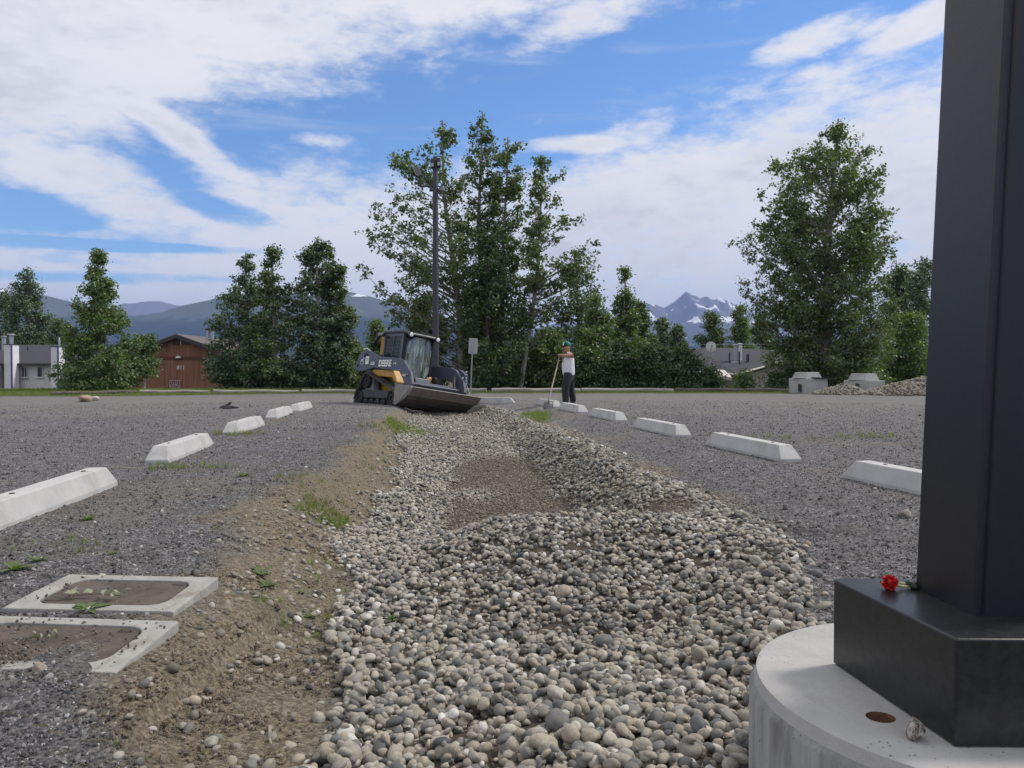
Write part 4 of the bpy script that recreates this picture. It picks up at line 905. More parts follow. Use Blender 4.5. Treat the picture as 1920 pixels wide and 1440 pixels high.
tree('cottonwood_tree', 'dark leafy cottonwood low between the middle trunks behind the sign', 'tree', 916, 34.2, [(440, 880, 940), (520, 868, 965), (600, 850, 990), (680, 845, 1000), (728, 860, 985)], None, 'deep', 60, 12000, .15, .10, .2, 15, G1, bark=BARKD)
G2 = 'green trees behind the standing man'
tree('poplar_tree', 'dark poplar rising directly behind and above the standing man', 'tree', 1082, 44, [(496, 1070, 1100), (540, 1035, 1120), (600, 1015, 1140), (660, 1005, 1150), (722, 1010, 1150)], None, 'deep', 75, 15000, .17, .14, .25, 16, G2)
tree('poplar_tree', 'lighter green rounded tree to the right of the standing man', 'tree', 1118, 39, [(556, 1108, 1124), (590, 1085, 1145), (630, 1068, 1158), (680, 1058, 1168), (726, 1062, 1165)], None, 'fresh', 60, 13000, .14, .1, .2, 17, G2)
tree('poplar_tree', 'slender pointed poplar right of the man, tallest in its group', 'tree', 1172, 40, [(505, 1166, 1176), (530, 1157, 1184), (560, 1152, 1192), (600, 1148, 1200), (650, 1140, 1215), (726, 1140, 1218)], None, 'fresh', 70, 11500, .13, .09, .13, 18, G2)
tree('poplar_tree', 'small poplar touching the foot of the snowy mountain', 'tree', 1204, 46, [(570, 1196, 1208), (600, 1185, 1222), (650, 1178, 1235), (722, 1175, 1240)], None, 'deep', 50, 8500, .16, .09, .18, 19, G2)
tree('distant_spruce', 'dark pointed distant spruce left of the snowy peak', 'tree', 1240, 62, [(598, 1236, 1244), (625, 1224, 1256), (660, 1216, 1264), (700, 1212, 1268)], None, 'blue', 60, 6500, .2, .1, .18, 20, 'dark far trees under the mountain', bark=BARKD)
tree('distant_spruce', 'second dark distant spruce right under the peak', 'tree', 1270, 60, [(612, 1266, 1274), (640, 1256, 1284), (670, 1248, 1290), (710, 1244, 1294)], None, 'blue', 55, 5500, .2, .1, .18, 21, 'dark far trees under the mountain', bark=BARKD)
tree('birch_tree', 'round green tree behind the satellite dish', 'tree', 1333, 66, [(588, 1322, 1344), (610, 1310, 1356), (650, 1305, 1362), (700, 1302, 1366)], None, 'deep', 60, 8500, .2, .12, .25, 22, 'trees behind the grey roofed house')
tree('birch_tree', 'pointed green tree behind the grey roof ridge', 'tree', 1388, 64, [(573, 1381, 1394), (600, 1372, 1402), (640, 1362, 1418), (700, 1352, 1424)], None, 'fresh', 60, 8500, .19, .12, .22, 23, 'trees behind the grey roofed house')
tree('birch_tree', 'dark low tree between the grey roof and the big tree', 'tree', 1432, 66, [(590, 1416, 1446), (630, 1400, 1462), (700, 1398, 1470)], None, 'deep', 50, 7000, .19, .12, .24, 24, 'trees behind the grey roofed house')
tree('big_cottonwood_tree', 'large full cottonwood standing alone at the right', 'tree', 1548, 37, [(228, 1566, 1578), (250, 1540, 1606), (272, 1488, 1624), (300, 1450, 1636), (335, 1408, 1655), (350, 1402, 1662), (390, 1410, 1686), (430, 1385, 1662), (450, 1384, 1692), (490, 1392, 1688), (540, 1384, 1680), (590, 1402, 1670), (640, 1425, 1680), (690, 1430, 1670), (725, 1470, 1640)],
     [(1552, 500), (1560, 350), (1571, 230)], 'cotton', 300, 60000, .145, .24, .145, 25, inner=.3, low=.08)
tree('poplar_tree', 'pale leaved poplar directly left of the black column', 'tree', 1728, 47, [(488, 1722, 1740), (520, 1700, 1760), (580, 1690, 1790), (650, 1680, 1800), (720, 1690, 1800)], None, 'blue', 80, 14000, .17, .14, .22, 26, 'poplars beyond the gravel piles')
tree('poplar_tree', 'open crowned poplar between the big tree and the black column', 'tree', 1680, 49, [(492, 1672, 1690), (530, 1655, 1712), (590, 1640, 1720), (660, 1635, 1725), (720, 1640, 1720)], None, 'blue', 75, 12000, .17, .14, .22, 27, 'poplars beyond the gravel piles')
tree('alder_tree', 'bright green low tree above the gravel pile', 'tree', 1700, 42, [(590, 1680, 1722), (630, 1655, 1745), (680, 1645, 1760), (722, 1650, 1760)], None, 'fresh', 70, 15000, .14, .1, .22, 28, 'poplars beyond the gravel piles')
tree('poplar_tree', 'poplar hidden mostly behind the black column', 'tree', 1850, 45, [(470, 1840, 1860), (540, 1800, 1890), (640, 1780, 1920), (720, 1780, 1930)], None, 'blue', 60, 8000, .18, .14, .24, 29, 'poplars beyond the gravel piles')
tree('distant_poplar', 'dark tall tree behind the grey left house roof', 'tree', 50, 76, [(505, 38, 64), (530, 28, 76), (570, 20, 90), (610, 10, 102), (660, 4, 112), (700, 0, 116)], None, 'blue', 90, 17000, .22, .2, .3, 30, 'trees behind the left house')
tree('distant_poplar', 'lower dark tree at the left frame edge', 'tree', 8, 78, [(543, 2, 18), (580, -14, 30), (640, -30, 40), (700, -34, 44)], None, 'blue', 60, 9000, .22, .16, .3, 31, 'trees behind the left house')
tree('distant_poplar', 'far tree between the left house and the pointed poplar', 'tree', 112, 70, [(600, 100, 124), (640, 90, 140), (700, 84, 150)], None, 'deep', 50, 7000, .2, .14, .3, 32, 'trees behind the left house')
tree('pointed_poplar', 'pointed green poplar between the white house and the brown house', 'tree', 186, 35.5, [(474, 179, 188), (500, 168, 200), (530, 148, 214), (560, 142, 226), (590, 136, 244), (615, 126, 268), (650, 116, 270), (680, 108, 272), (710, 102, 284), (734, 106, 280)], None, 'fresh', 150, 27000, .13, .13, .125, 33)
G3 = 'bushy trees left of the loader'
tree('cottonwood_tree', 'left member of the bushy pair, leaning left over the brown house', 'tree', 462, 38.5, [(478, 456, 470), (510, 440, 486), (545, 412, 500), (590, 385, 515), (630, 385, 535), (680, 372, 548), (710, 380, 545), (730, 400, 540)], None, 'blue', 130, 21000, .135, .13, .125, 34, G3)
tree('cottonwood_tree', 'pointed middle cottonwood left of the loader', 'tree', 516, 37.5, [(462, 505, 517), (490, 496, 530), (530, 482, 548), (590, 460, 570), (650, 445, 590), (700, 440, 600), (730, 450, 590)], None, 'cotton', 125, 18500, .135, .13, .125, 35, G3)
tree('cottonwood_tree', 'airy many stemmed cottonwood nearest the loader on its left', 'tree', 600, 38, [(450, 582, 606), (475, 562, 630), (510, 552, 655), (550, 548, 664), (590, 548, 660), (620, 540, 676), (660, 535, 670), (700, 540, 655), (728, 550, 650)], None, 'blue', 150, 20000, .135, .14, .11, 36, G3, inner=.1)
tree('cottonwood_tree', 'thin spire of the airy cottonwoods, second from the loader', 'tree', 624, 38.6, [(466, 612, 620), (500, 606, 632), (550, 600, 645), (620, 595, 650), (720, 600, 650)], None, 'blue', 60, 6500, .14, .08, .13, 136, G3, inner=.1)
tree('cottonwood_tree', 'short spire at the right end of the airy cottonwoods', 'tree', 644, 38.2, [(500, 634, 642), (530, 628, 654), (580, 622, 668), (640, 618, 672), (720, 620, 665)], None, 'cotton', 55, 6500, .14, .08, .13, 137, G3, inner=.1)
tree('small_poplar', 'small green tree rising behind the dark garage', 'tree', 706, 52, [(604, 700, 712), (630, 690, 724), (665, 678, 734), (700, 670, 738)], None, 'fresh', 55, 8000, .17, .1, .2, 37, 'small trees behind the loader')
tree('small_poplar', 'green bush between the bushy trees and the garage', 'tree', 664, 50, [(640, 655, 675), (665, 645, 690), (690, 640, 696), (722, 640, 690)], None, 'fresh', 45, 6500, .17, .1, .2, 38, 'small trees behind the loader')
tree('small_poplar', 'low bush against the brown house wall at left', 'tree', 268, 52, [(632, 262, 292), (660, 235, 300), (700, 230, 290)], None, 'deep', 40, 5500, .18, .1, .22, 39, 'small trees behind the loader')
G4 = 'alder bushes along the right verge'
for k, (bx, y0, x0, x1, kd, YY, lab) in enumerate(((1030, 625, 985, 1078, 'cotton', 36, 'alder bush right of the leaning trunk'), (1100, 655, 1068, 1135, 'deep', 35.6, 'dark alder bush behind the standing man'), (1162, 640, 1125, 1205, 'deep', 36, 'dark alder bush right of the standing man'),
        (1222, 645, 1190, 1262, 'deep', 36.2, 'alder bush below the distant spruces'), (1282, 655, 1248, 1330, 'deep', 36.5, 'alder bush at the left of the grey roofed house'), (1330, 690, 1300, 1352, 'deep', 36.8, 'low bush in front of the porch roof'),
        (1395, 700, 1382, 1408, 'fresh', 36, 'thin sapling against the tan wall'), (900, 600, 850, 985, 'deep', 38.5, 'dark undergrowth below the middle cottonwoods'), (800, 560, 745, 850, 'deep', 38, 'dark undergrowth behind the cab'), (980, 640, 940, 1020, 'deep', 38, 'dark undergrowth behind the leaning trunk'),
        (1455, 700, 1438, 1480, 'deep', 36, 'dark bush before the tan gable wall'), (1510, 640, 1450, 1560, 'deep', 39.5, 'shaded undergrowth left of the big cottonwood trunk'), (1600, 640, 1545, 1660, 'cotton', 40, 'yellowish bush under the right side of the big cottonwood'))):
    h = 730 - y0; tree('alder_bush', lab, 'bush', bx, YY, [(y0, bx - 8, bx + 8), (y0 + h * .2, x0 + 12, x1 - 12), (y0 + h * .5, x0, x1), (y0 + h * .8, x0, x1), (729, x0 + 6, x1 - 6)], None, kd, 40 if kd != 'fresh' else 14, int((x1 - x0) * h * 1.35) if kd != 'fresh' else 900, .13, .05, .2, 50 + k, G4, bark=BARKD, inner=.2)

# ------------------------------------------------------------------ houses
ROOF = pmat('grey_shingle', (.045, .044, .056), .9, var=.2, scale=8, bump=.5, bscale=8)
ROOFB = pmat('brown_shingle', (.13, .11, .11), .9, var=.2, scale=8)
WHITE = pmat('pale_siding', (.60, .585, .58), .85, var=.06, scale=2); TRIMB = pmat('blue_trim', (.10, .10, .24), .7); TAN = pmat('tan_siding', (.36, .32, .27), .85, var=.08, scale=2)
REDW = pmat('redwood_siding', (.26, .115, .066), .8, var=.22, scale=1.2, stretch=(4, 4, .25)); REDT = pmat('redwood_trim', (.14, .05, .03), .8); DARK = pmat('dark_glass', (.03, .035, .045), .15); FRAME = pmat('window_frame', (.55, .54, .52), .6)
METAL = pmat('galvanised', (.42, .42, .44), .4, metal=.6, var=.12, scale=12); BLACKM = pmat('black_metal', (.03, .03, .035), .5); LAMPW = pmat('white_shade', (.75, .74, .7), .5)
def siding(m, x0, x1, z0, z1, y, step, d=.02):
    n = int((x1 - x0) / step)
    for i in range(n): a = x0 + (x1 - x0) * i / n; b = x0 + (x1 - x0) * (i + 1) / n - .018; m.box(((a + b) / 2, y, (z0 + z1) / 2), (b - a, d, z1 - z0))
def window(par, x, z, w, h, y, panes=2, dark=True):
    f = MB(); t = .06
    for sx in (-1, 1): f.box((x + sx * (w / 2), y, z), (t, .1, h + t))
    for sz in (-1, 1): f.box((x, y, z + sz * h / 2), (w - t, .09, t))
    for k in range(1, panes): f.box((x - w / 2 + w * k / panes, y - .003, z), (.05, .08, h - t))
    o = f.build('window', FRAME, par)
    for k in range(panes): MB().box((x - w / 2 + w * (k + .5) / panes, y + .02, z), (w / panes - .02, .02, h - .02)).build('pane', DARK, o)
    MB().box((x, y - .03, z - h / 2 - .06), (w + .2, .14, .05)).build('sill', FRAME, o)
def gable_house():
    Y = 58; PX = lambda x: at(x, 700, Y)[0]; PZ = lambda y: at(960, y, Y)[1]; cx = PX(337); g = float(height(cx, Y)) - .3
    t = thing('brown_house', 'reddish brown timber gabled house front between the left trees', 'house', (cx, Y, 0)); hw = 4.6; zp = PZ(629); ze = zp - hw * .36; dep = 11
    MB().prism([(-hw, g), (hw, g), (hw, ze), (0, zp - .12), (-hw, ze)], .0, dep).build('wall', REDW, t)
    m = MB(); zt = PZ(671); siding(m, -hw, hw, g, zt - .12, -.012, .42); n = 22
    o = m.build('lower_boards', REDW, t); tag(o, kind='stuff'); m = MB()
    for i in range(n):
        a = -hw + 2 * hw * i / n; b = a + 2 * hw / n - .018; c = (a + b) / 2; top = zp - .16 - abs(c) * .36 - .1
        if top > zt + .15: m.box((c, -.012, (zt + .1 + top) / 2), (b - a, .02, top - zt - .1))
    tag(m.build('gable_boards', REDW, t), kind='stuff')
    MB().box((0, -.05, zt), (2 * hw, .1, .2)).build('band_board', REDT, t)
    MB().box((0, -.05, g + .75), (2 * hw, .09, .16)).build('skirt_board', REDT, t)
    for s in (-1, 1):
        L = hw + .6
        MB().prism([(0, zp), (s * L, zp - L * .36), (s * L, zp - L * .36 + .1), (0, zp + .1)], -.6, dep + .5).build('roof', ROOFB, t)
        MB().prism([(0, zp - .02), (s * L, zp - L * .36 - .02), (s * L, zp - L * .36 - .22), (0, zp - .22)], -.64, -.58).build('bargeboard', pmat('dark_trim', (.05, .04, .045), .7), t)
    v = MB()
    for x in (-.22, .52): v.box((x, -.06, PZ(640)), (.52, .06, .5))
    vt = v.build('gable_vent', pmat('vent_dark', (.08, .06, .055), .8), t); MB().box((.15, -.1, PZ(640)), (.07, .08, .55)).build('vent_bar', FRAME, t)
    MB().lathe([(.04, .12), (.1, .1), (.2, 0), (.2, -.06), (0, -.05)], 12, (.0, -.22, PZ(670))).build('wall_lamp', LAMPW, t, True)
    text_obj('house_number', '811', .42, pmat('number_white', (.6, .58, .55), .6), t, Matrix.Translation((.12, -.06, PZ(689.5))) @ Matrix.Rotation(R(90), 4, 'X'), .01)
    b = MB().box((PX(329) - cx, -.09, PZ(720.5)), (.80, .03, .55)).build('wall_notice', pmat('notice_back', (.14, .06, .09), .7), t)
    f = MB()
    for z in (713.8, 722.4, 725.5, 727.8): f.box((PX(329) - cx, -.115, PZ(z)), (.80, .012, .03))
    for x in (319.6, 338.4): f.box((PX(x) - cx, -.115, PZ(720.5)), (.03, .012, .55))
    f.build('notice_lines', pmat('notice_lines', (.6, .5, .5), .7), b)
    f = MB()
    for x, z in ((323, 717.5), (326.5, 718.5), (330.5, 717), (334, 718), (325, 721), (329.5, 720.6), (332.5, 721.3)): f.box((PX(x) - cx, -.118, PZ(z)), (.075, .012, .07), (0, .5, 0))
    f.build('notice_figures', pmat('notice_lines', (.6, .5, .5), .7), b)
    fl = MB(); fx = PX(363) - cx
    for dx in (-.16, .2): fl.lathe([(.13, PZ(633)), (.13, PZ(615.5))], 12, (fx + dx, 3.2, 0))
    f1 = fl.build('flue', METAL, t, True); MB().box((fx + .02, 3.2, PZ(613)), (.66, .3, .2)).build('flue_cap', BLACKM, f1); MB().box((fx + .02, 3.2, PZ(611)), (.66, .32, .03)).build('cap_top', METAL, f1)
gable_house()
def white_house():
    Y = 58; PX = lambda x: at(x, 700, Y)[0]; PZ = lambda y: at(960, y, Y)[1]
    ox = PX(60); g = float(height(ox, Y)) - .4; t = thing('white_house', 'pale house with grey hipped roof and two tall white chimney boxes at far left', 'house', (ox, Y, 0)); X = lambda p, dy=0: (PX(p)) * (Y + dy) / Y - ox
    ze = PZ(682); x0, x1 = X(-60), X(150); xn = X(22)
    MB().box(((xn + x1) / 2, 4.5, (g + ze) / 2), (x1 - xn, 9, ze - g)).build('wall', WHITE, t); MB().box(((x0 + X(8)) / 2, 3.6, (g + ze) / 2), (X(8) - x0, 7, ze - g)).build('wall', WHITE, t)
    zr = PZ(643); e = .45
    V = [(x0, -e, ze), (x1 + e, -e, ze), (x1 + e, 9.5, ze), (x0, 9.5, ze), (X(-40), 4.4, zr), (X(62), 4.4, zr), (x1 - .6, 4.6, zr - 1.25)]
    MB().add(V, [(0, 1, 6, 5, 4), (1, 2, 6), (2, 3, 4, 5, 6), (3, 0, 4), (3, 2, 1, 0)]).build('roof', ROOF, t)
    MB().box(((xn + x1) / 2, -e - .03, ze - .06), (x1 - xn + e, .06, .16)).build('fascia', pmat('dark_trim', (.05, .04, .045), .7), t)
    V = [(x0, -2.2, PZ(683)), (X(22), -2.2, PZ(683)), (X(2), -.3, PZ(667)), (x0, -.3, PZ(667)), (x0, -2.2, PZ(685)), (X(22), -2.2, PZ(685))]
    MB().add(V, [(0, 1, 2, 3), (4, 5, 1, 0), (1, 5, 2)]).build('porch_roof', ROOF, t)
    MB().box((X(-10), -1.2, (g + PZ(685)) / 2), (X(6) - X(-30), 1.8, PZ(685) - g)).build('porch_wall', WHITE, t)
    for a, b, top, lab in ((8, 36, 647, 0), (96, 121.5, 651, 1)):
        m = X(22.5, -1.1) if a == 8 else X(109.5, -1.1); xa = X(a, -1.1); zt = PZ(top)
        c = MB().box(((xa + m) / 2, -.68, (g + zt) / 2), (m - xa, .84, zt - g)); o = c.build('chimney_box', pmat('white_siding', (.72, .71, .73), .8, var=.04, scale=2), t); MB().box(((xa + m) / 2, -.68, zt + .02), (m - xa + .1, .94, .05)).build('chimney_cap', ROOF, o)
        MB().box((m, -1.12, (g + zt) / 2), (.10, .08, zt - g)).build('corner_trim', TRIMB, o)
        if not lab: MB().lathe([(.14, zt), (.14, PZ(629)), (.26, PZ(629)), (.24, PZ(627)), (0, PZ(626.5))], 12, (X(22, -.7), -.7, 0)).build('flue', METAL, o, True)
        else: MB().lathe([(.07, zt), (.07, PZ(637)), (.02, PZ(634))], 10, (X(112, -.7), -.7, 0)).build('flue', METAL, o, True)
    for x in (-6, 8): MB().lathe([(.16, zr - .4), (.16, PZ(629)), (.22, PZ(628)), (.22, PZ(625.5)), (0, PZ(625))], 12, (X(x, 4.2), 4.2, 0)).build('roof_flue', METAL, t, True)
    MB().lathe([(.05, PZ(656)), (.05, PZ(648)), (0, PZ(648))], 8, (X(52.5, 2.2), 2.2, 0)).build('vent_pipe', BLACKM, t, True)
    window(t, X(46.8, 0), PZ(697.5), X(52) - X(41.5), PZ(688) - PZ(707), -.05, 2); window(t, X(76), PZ(697.5), X(81) - X(71), PZ(688) - PZ(707), -.05, 1)
white_house()
def grey_roof_house():
    Y = 50; PX = lambda x, y=Y: at(x, 700, y)[0]; PZ = lambda p, y=Y: at(960, p, y)[1]
    cx, cz = PX(1383), PZ(700); g = float(height(cx, Y)) - .6
    t = thing('grey_roofed_house', 'tan house with dark grey roof and dish, sunk beyond the right verge', 'house', (cx, Y, 0))
    # corner C at the origin; eave runs back to the left, gable rake climbs to the right
    A = Vector((-3.1, 5.5, PZ(693, 55.5))); C = Vector((0, 0, cz)); D = Vector((6.2, 3.2, PZ(660, 53.2))); E = Vector((2.0, 9.5, PZ(652, 59.5))); B = Vector((-.6, 9.3, PZ(653, 59.3)))
    V = [A, C, D, E, B, A - Vector((0, 0, .1)), C - Vector((0, 0, .14)), D - Vector((0, 0, .14)), E + Vector((6, 5, -1.5)), B + Vector((-1, 6, -2))]
    MB().add([tuple(p) for p in V], [(0, 1, 2, 3, 4), (0, 4, 9), (1, 0, 5, 6), (2, 1, 6, 7), (3, 2, 8), (4, 3, 8, 9)]).build('roof', ROOF, t)
    W = [Vector((.25, .45, 0)), Vector((6.4, 3.6, 0)), Vector((-2.7, 5.6, 0))]
    def wall(p, q, z0, z1, z2, nm='wall', mt=TAN):
        d = (q - p).normalized(); n = Vector((-d.y, d.x, 0)) * .15
        VV = [p, q, q + n, p + n]; MB().add([(v.x, v.y, z0) for v in VV] + [(VV[0].x, VV[0].y, z1), (VV[1].x, VV[1].y, z2), (VV[2].x, VV[2].y, z2), (VV[3].x, VV[3].y, z1)], [(3, 2, 1, 0), (4, 5, 6, 7), (0, 1, 5, 4), (1, 2, 6, 5), (2, 3, 7, 6), (3, 0, 4, 7)]).build(nm, mt, t)
    wall(W[0], W[1], g, cz - .18, D.z - .2); wall(W[2], W[0] + Vector((-.05, .05, 0)), g, cz - .1, cz - .2)
    f = pmat('pale_fascia', (.5, .47, .42), .7)
    MB().tube([tuple(C + Vector((0, -.03, -.06))), tuple(D + Vector((0, -.03, -.06)))], .075, 4).build('rake_board', f, t); MB().tube([tuple(A + Vector((0, 0, -.05))), tuple(C + Vector((-.05, -.02, -.07)))], .07, 4).build('eave_board', f, t)
    p0, p1 = Vector((PX(1336) - cx - .3, .2, PZ(697))), Vector((PX(1368) - cx, -.5, PZ(708)))
    MB().add([tuple(p0), tuple(p1), tuple(p1 + Vector((.3, 2.2, .5))), tuple(p0 + Vector((.3, 2.4, .2))), tuple(p0 + Vector((0, 0, -.2))), tuple(p1 + Vector((0, 0, -.2)))], [(0, 1, 2, 3), (4, 5, 1, 0), (1, 5, 2), (0, 3, 4)]).build('porch_roof', f, t)
    def roofz(x, y):                                                     # height of the near slope
        n = (D - C).cross(A - C); return C.z - (n.x * x + n.y * y) / n.z
    def pipe(px, pyt, r, y, mt, nm, cap=False):
        x = at(px, 700, Y + y)[0] - cx; z0 = roofz(x, y) - .1; z1 = at(960, pyt, Y + y)[1]; pr = [(r, z0), (r, z1)] + ([(r * 1.5, z1), (r * 1.5, z1 + .06), (0, z1 + .1)] if cap else [(0, z1)])
        return MB().lathe(pr, 12, (x, y, 0)).build(nm, mt, t, True), x, z0
    pipe(1380.5, 648, .2, 4.2, METAL, 'flue', True); pipe(1387.5, 646, .13, 4.0, pmat('pale_flue', (.6, .6, .6), .5), 'flue', True)
    MB().box((at(1380, 700, 54)[0] - cx, 3.9, roofz(at(1380, 700, 54)[0] - cx, 3.9) + .05), (.75, .6, .12)).build('flashing', pmat('white_flashing', (.7, .7, .72), .5), t)
    for px, pt, y in ((1367.5, 660.5, 3.6), (1385.8, 659, 2.7), (1400.5, 664, 2.9), (1403.5, 664, 3.1)): pipe(px, pt, .05, y, BLACKM, 'vent_pipe')
    # mesh satellite dish
    x, z = at(1333, 650, 54); x -= cx; d = thing('satellite_dish', 'round pale satellite dish standing left of the grey roof', 'satellite dish', (cx + x, 54, z)); dish = pmat('dish_mesh', (.8, .8, .76), .6, var=.3, scale=25)
    rings = MB(); nr, nk = 6, 18; F = []; V = []
    for i in range(nr + 1):
        rr = .36 * i / nr
        for k in range(nk): a = 2 * math.pi * k / nk; V.append((rr * math.cos(a), .5 * rr * rr - .02 * rr * math.sin(a), rr * math.sin(a)))
    for i in range(nr):
        for k in range(nk): F.append((i * nk + k, i * nk + (k + 1) % nk, (i + 1) * nk + (k + 1) % nk, (i + 1) * nk + k))
    o = MB().add(V, F).build('dish', dish, d); md = o.modifiers.new('w', 'WIREFRAME'); md.thickness = .045; md.use_replace = True
    o.location = (0, -.0, 0); o.rotation_euler = (R(10), 0, R(-25)); MB().tube([(0, -.28, .02), (0, 0, -.3)], .015, 5).build('feed_arm', METAL, d); MB().box((0, -.3, .03), (.08, .1, .08)).build('feed_horn', BLACKM, d)
    gz = float(height(cx + x, 54)); MB().tube([(.0, .06, -.1), (.03, .06, gz - z)], .035, 8).build('mast', METAL, d, True)
    MB().tube([(.0, .06, -.3), (.2, .05, -.62)], .018, 6).build('brace', METAL, d)
grey_roof_house()
def garage():
    Y = 50; PX = lambda x: at(x, 700, Y)[0]; PZ = lambda p: at(960, p, Y)[1]; ox = PX(655); g = float(height(ox, Y)) - .5; X = lambda p: PX(p) - ox
    t = thing('small_garage', 'low grey garage with dark sloping roof behind the loader', 'garage', (ox, Y, 0)); w = pmat('grey_siding', (.20, .195, .2), .85, var=.06)
    MB().prism([(X(630), g), (X(720), g), (X(720), PZ(682)), (X(690), PZ(684)), (X(630), PZ(699.5))], 0, 5).build('wall', w, t)
    MB().prism([(X(619), PZ(702.5)), (X(622), PZ(697)), (X(690), PZ(677)), (X(724), PZ(676)), (X(724), PZ(683)), (X(690), PZ(683.5))], -.5, 5.5).build('roof', pmat('dark_roof', (.035, .04, .055), .8), t)
    MB().prism([(X(637), g), (X(661), g), (X(661), PZ(709)), (X(637), PZ(709))], -.06, -.002).build('door', pmat('garage_door', (.16, .15, .17), .7), t)
    f = MB(); f.box(((X(637) + X(661)) / 2, -.05, PZ(708.5)), (X(663.5) - X(634.5), .08, .07)); 
    for x in (636, 662): f.box((X(x), -.05, (g + PZ(709)) / 2 - .05), (.08, .08, PZ(709) - g - .05))
    f.build('door_frame', BLACKM, t)
garage()
def far_van():
    Y = 55; x, z = at(999, 709, Y); g = float(height(x, Y)); t = thing('parked_car', 'white car glimpsed through the trunks of the middle trees', 'car', (x, Y, g)); z0 = z - g
    m = MB(); m.prism([(-2.1, .35), (2.1, .35), (2.15, .8), (1.9, 1.0), (1.1, 1.05), (.6, 1.5), (-1.2, 1.52), (-1.9, 1.05), (-2.15, .9)], -.85, .85); m.build('body', pmat('white_paint', (.75, .75, .75), .3), t, bevel=.05)
    MB().prism([(1.0, 1.06), (.58, 1.42), (-1.15, 1.44), (-1.7, 1.06)], -.86, .86).build('windows', DARK, t)
    for sx in (-1.3, 1.35):
        for sy in (-.8, .8): MB().lathe([(.0, -.1), (.33, -.1), (.33, .1), (0, .1)], 16, (sx, sy, .33), 'y').build('wheel', BLACKM, t, True)
    t.scale = (.8, .8, .8)
far_van()

# ------------------------------------------------------------------ concrete barrier blocks and gravel piles
BLK2 = pmat('cast_concrete', (.42, .42, .40), .85, var=.1, scale=1.5, bump=.3, bscale=20, dirt=(.25, .24, .22), dirt_amt=.4)
def block(px0, pm, px1, top, shoulder, base, Y, label, fork):
    x0, xm, x1 = (at(p, 700, Y)[0] for p in (px0, pm, px1)); zt, zs = at(960, top, Y)[1], at(960, shoulder, Y)[1]; g = -.05; w = x1 - xm; d = 1.25; ang = .28
    t = thing('concrete_block', label, 'concrete block', (xm, Y, 0), 0, 'big concrete blocks at the lot edge'); m = MB()
    sk = (x0 - xm) / d
    V = []; 
    for z in (g, zs): V += [(0, 0, z), (w, 0, z), (w + sk * d, d, z), (sk * d, d, z)]
    m.add(V, [(3, 2, 1, 0), (0, 1, 5, 4), (1, 2, 6, 5), (2, 3, 7, 6), (3, 0, 4, 7), (4, 5, 6, 7)]); m.build('base', BLK2, t, bevel=.02)
    i0, i1 = .10 * w, .16 * w; V = []
    for z, k in ((zs + .002, 0), (zt, 1)):
        a = .03 + .10 * k; V += [(-.12 + i0 * .2 + a, .18 + a, z), (w * .86 - a, .18 + a, z), (w * .86 + sk * d * .75 - a, d * .8 - a, z), (sk * d * .75 - .12 + a, d * .8 - a, z)]
    MB().add(V, [(3, 2, 1, 0), (4, 5, 6, 7), (0, 1, 5, 4), (1, 2, 6, 5), (2, 3, 7, 6), (3, 0, 4, 7)]).build('cap', BLK2, t, bevel=.02)
    if fork: MB().box((w * .8, .1, zs + .02), (.85, .5, .03), (0, .05, 0)).build('metal_plate', BLACKM, t)
    MB().box((sk * d * .45 - .03, d * .42, g + .28), (.05, .2, .3)).build('lifting_slot', BLACKM, t)
block(1500.5, 1518.5, 1552.5, 698, 710, 741, 30.0, 'left pale concrete block with a dark plate on its shoulder', True); block(1607, 1630, 1660, 700.5, 713.5, 740, 31.0, 'right concrete block half buried by the gravel pile', False)
def pile(cx, cy, rx, ry, h, n, label, seed):
    r = np.random.default_rng(seed); xs = np.linspace(-rx, rx, 60); ys = np.linspace(-ry, ry, 40); X, Y = np.meshgrid(xs, ys)
    def hh(x, y): q = np.sqrt((x / rx) ** 2 + (y / ry) ** 2); return h * np.clip(1 - q, 0, 1) ** .8 * (1 + .5 * vnoise(x + cx, y, .9, seed, 3)) + vnoise(x, y, 3, seed + 1, 3) * .06 * (q < .95) - .04 * (q > .97)
    Z = hh(X, Y); i = np.arange(X.size).reshape(X.shape); F = np.stack([i[:-1, :-1], i[:-1, 1:], i[1:, 1:], i[1:, :-1]], -1).reshape(-1, 4)
    o = link('gravel_pile', mesh_np('gravel_pile', np.stack([X, Y, Z - .03], -1).reshape(-1, 3), F, True, pmat('pile_soil', (.12, .105, .085), .95, var=.35, scale=8, bump=.8, bscale=30)), loc=(cx, cy, 0)); tag(o, label, 'gravel pile')
    a = r.uniform(0, 6.28, n); q = np.sqrt(r.random(n)) * 1.02; x = q * rx * np.cos(a); y = q * ry * np.sin(a); s = np.exp(r.normal(0, .35, n)) * .033
    st = scatter('pile_stones', np.stack([x, y, hh(x, y)], 1), r.uniform(0, 6.28, (n, 3)), s[:, None] * np.ones((1, 3)), r.integers(0, 16, n), r.uniform(.1, .7, n), COBCOL, o); tag(st, kind='stuff')
pile(at(1738, 700, 28.6)[0], 28.6, 2.55, 1.6, .62, 5200, 'large gravel pile beside the right concrete block and column', 91); pile(at(1582, 700, 29)[0], 29.2, 1.1, .8, .42, 1400, 'small gravel heap between the two concrete blocks', 92)

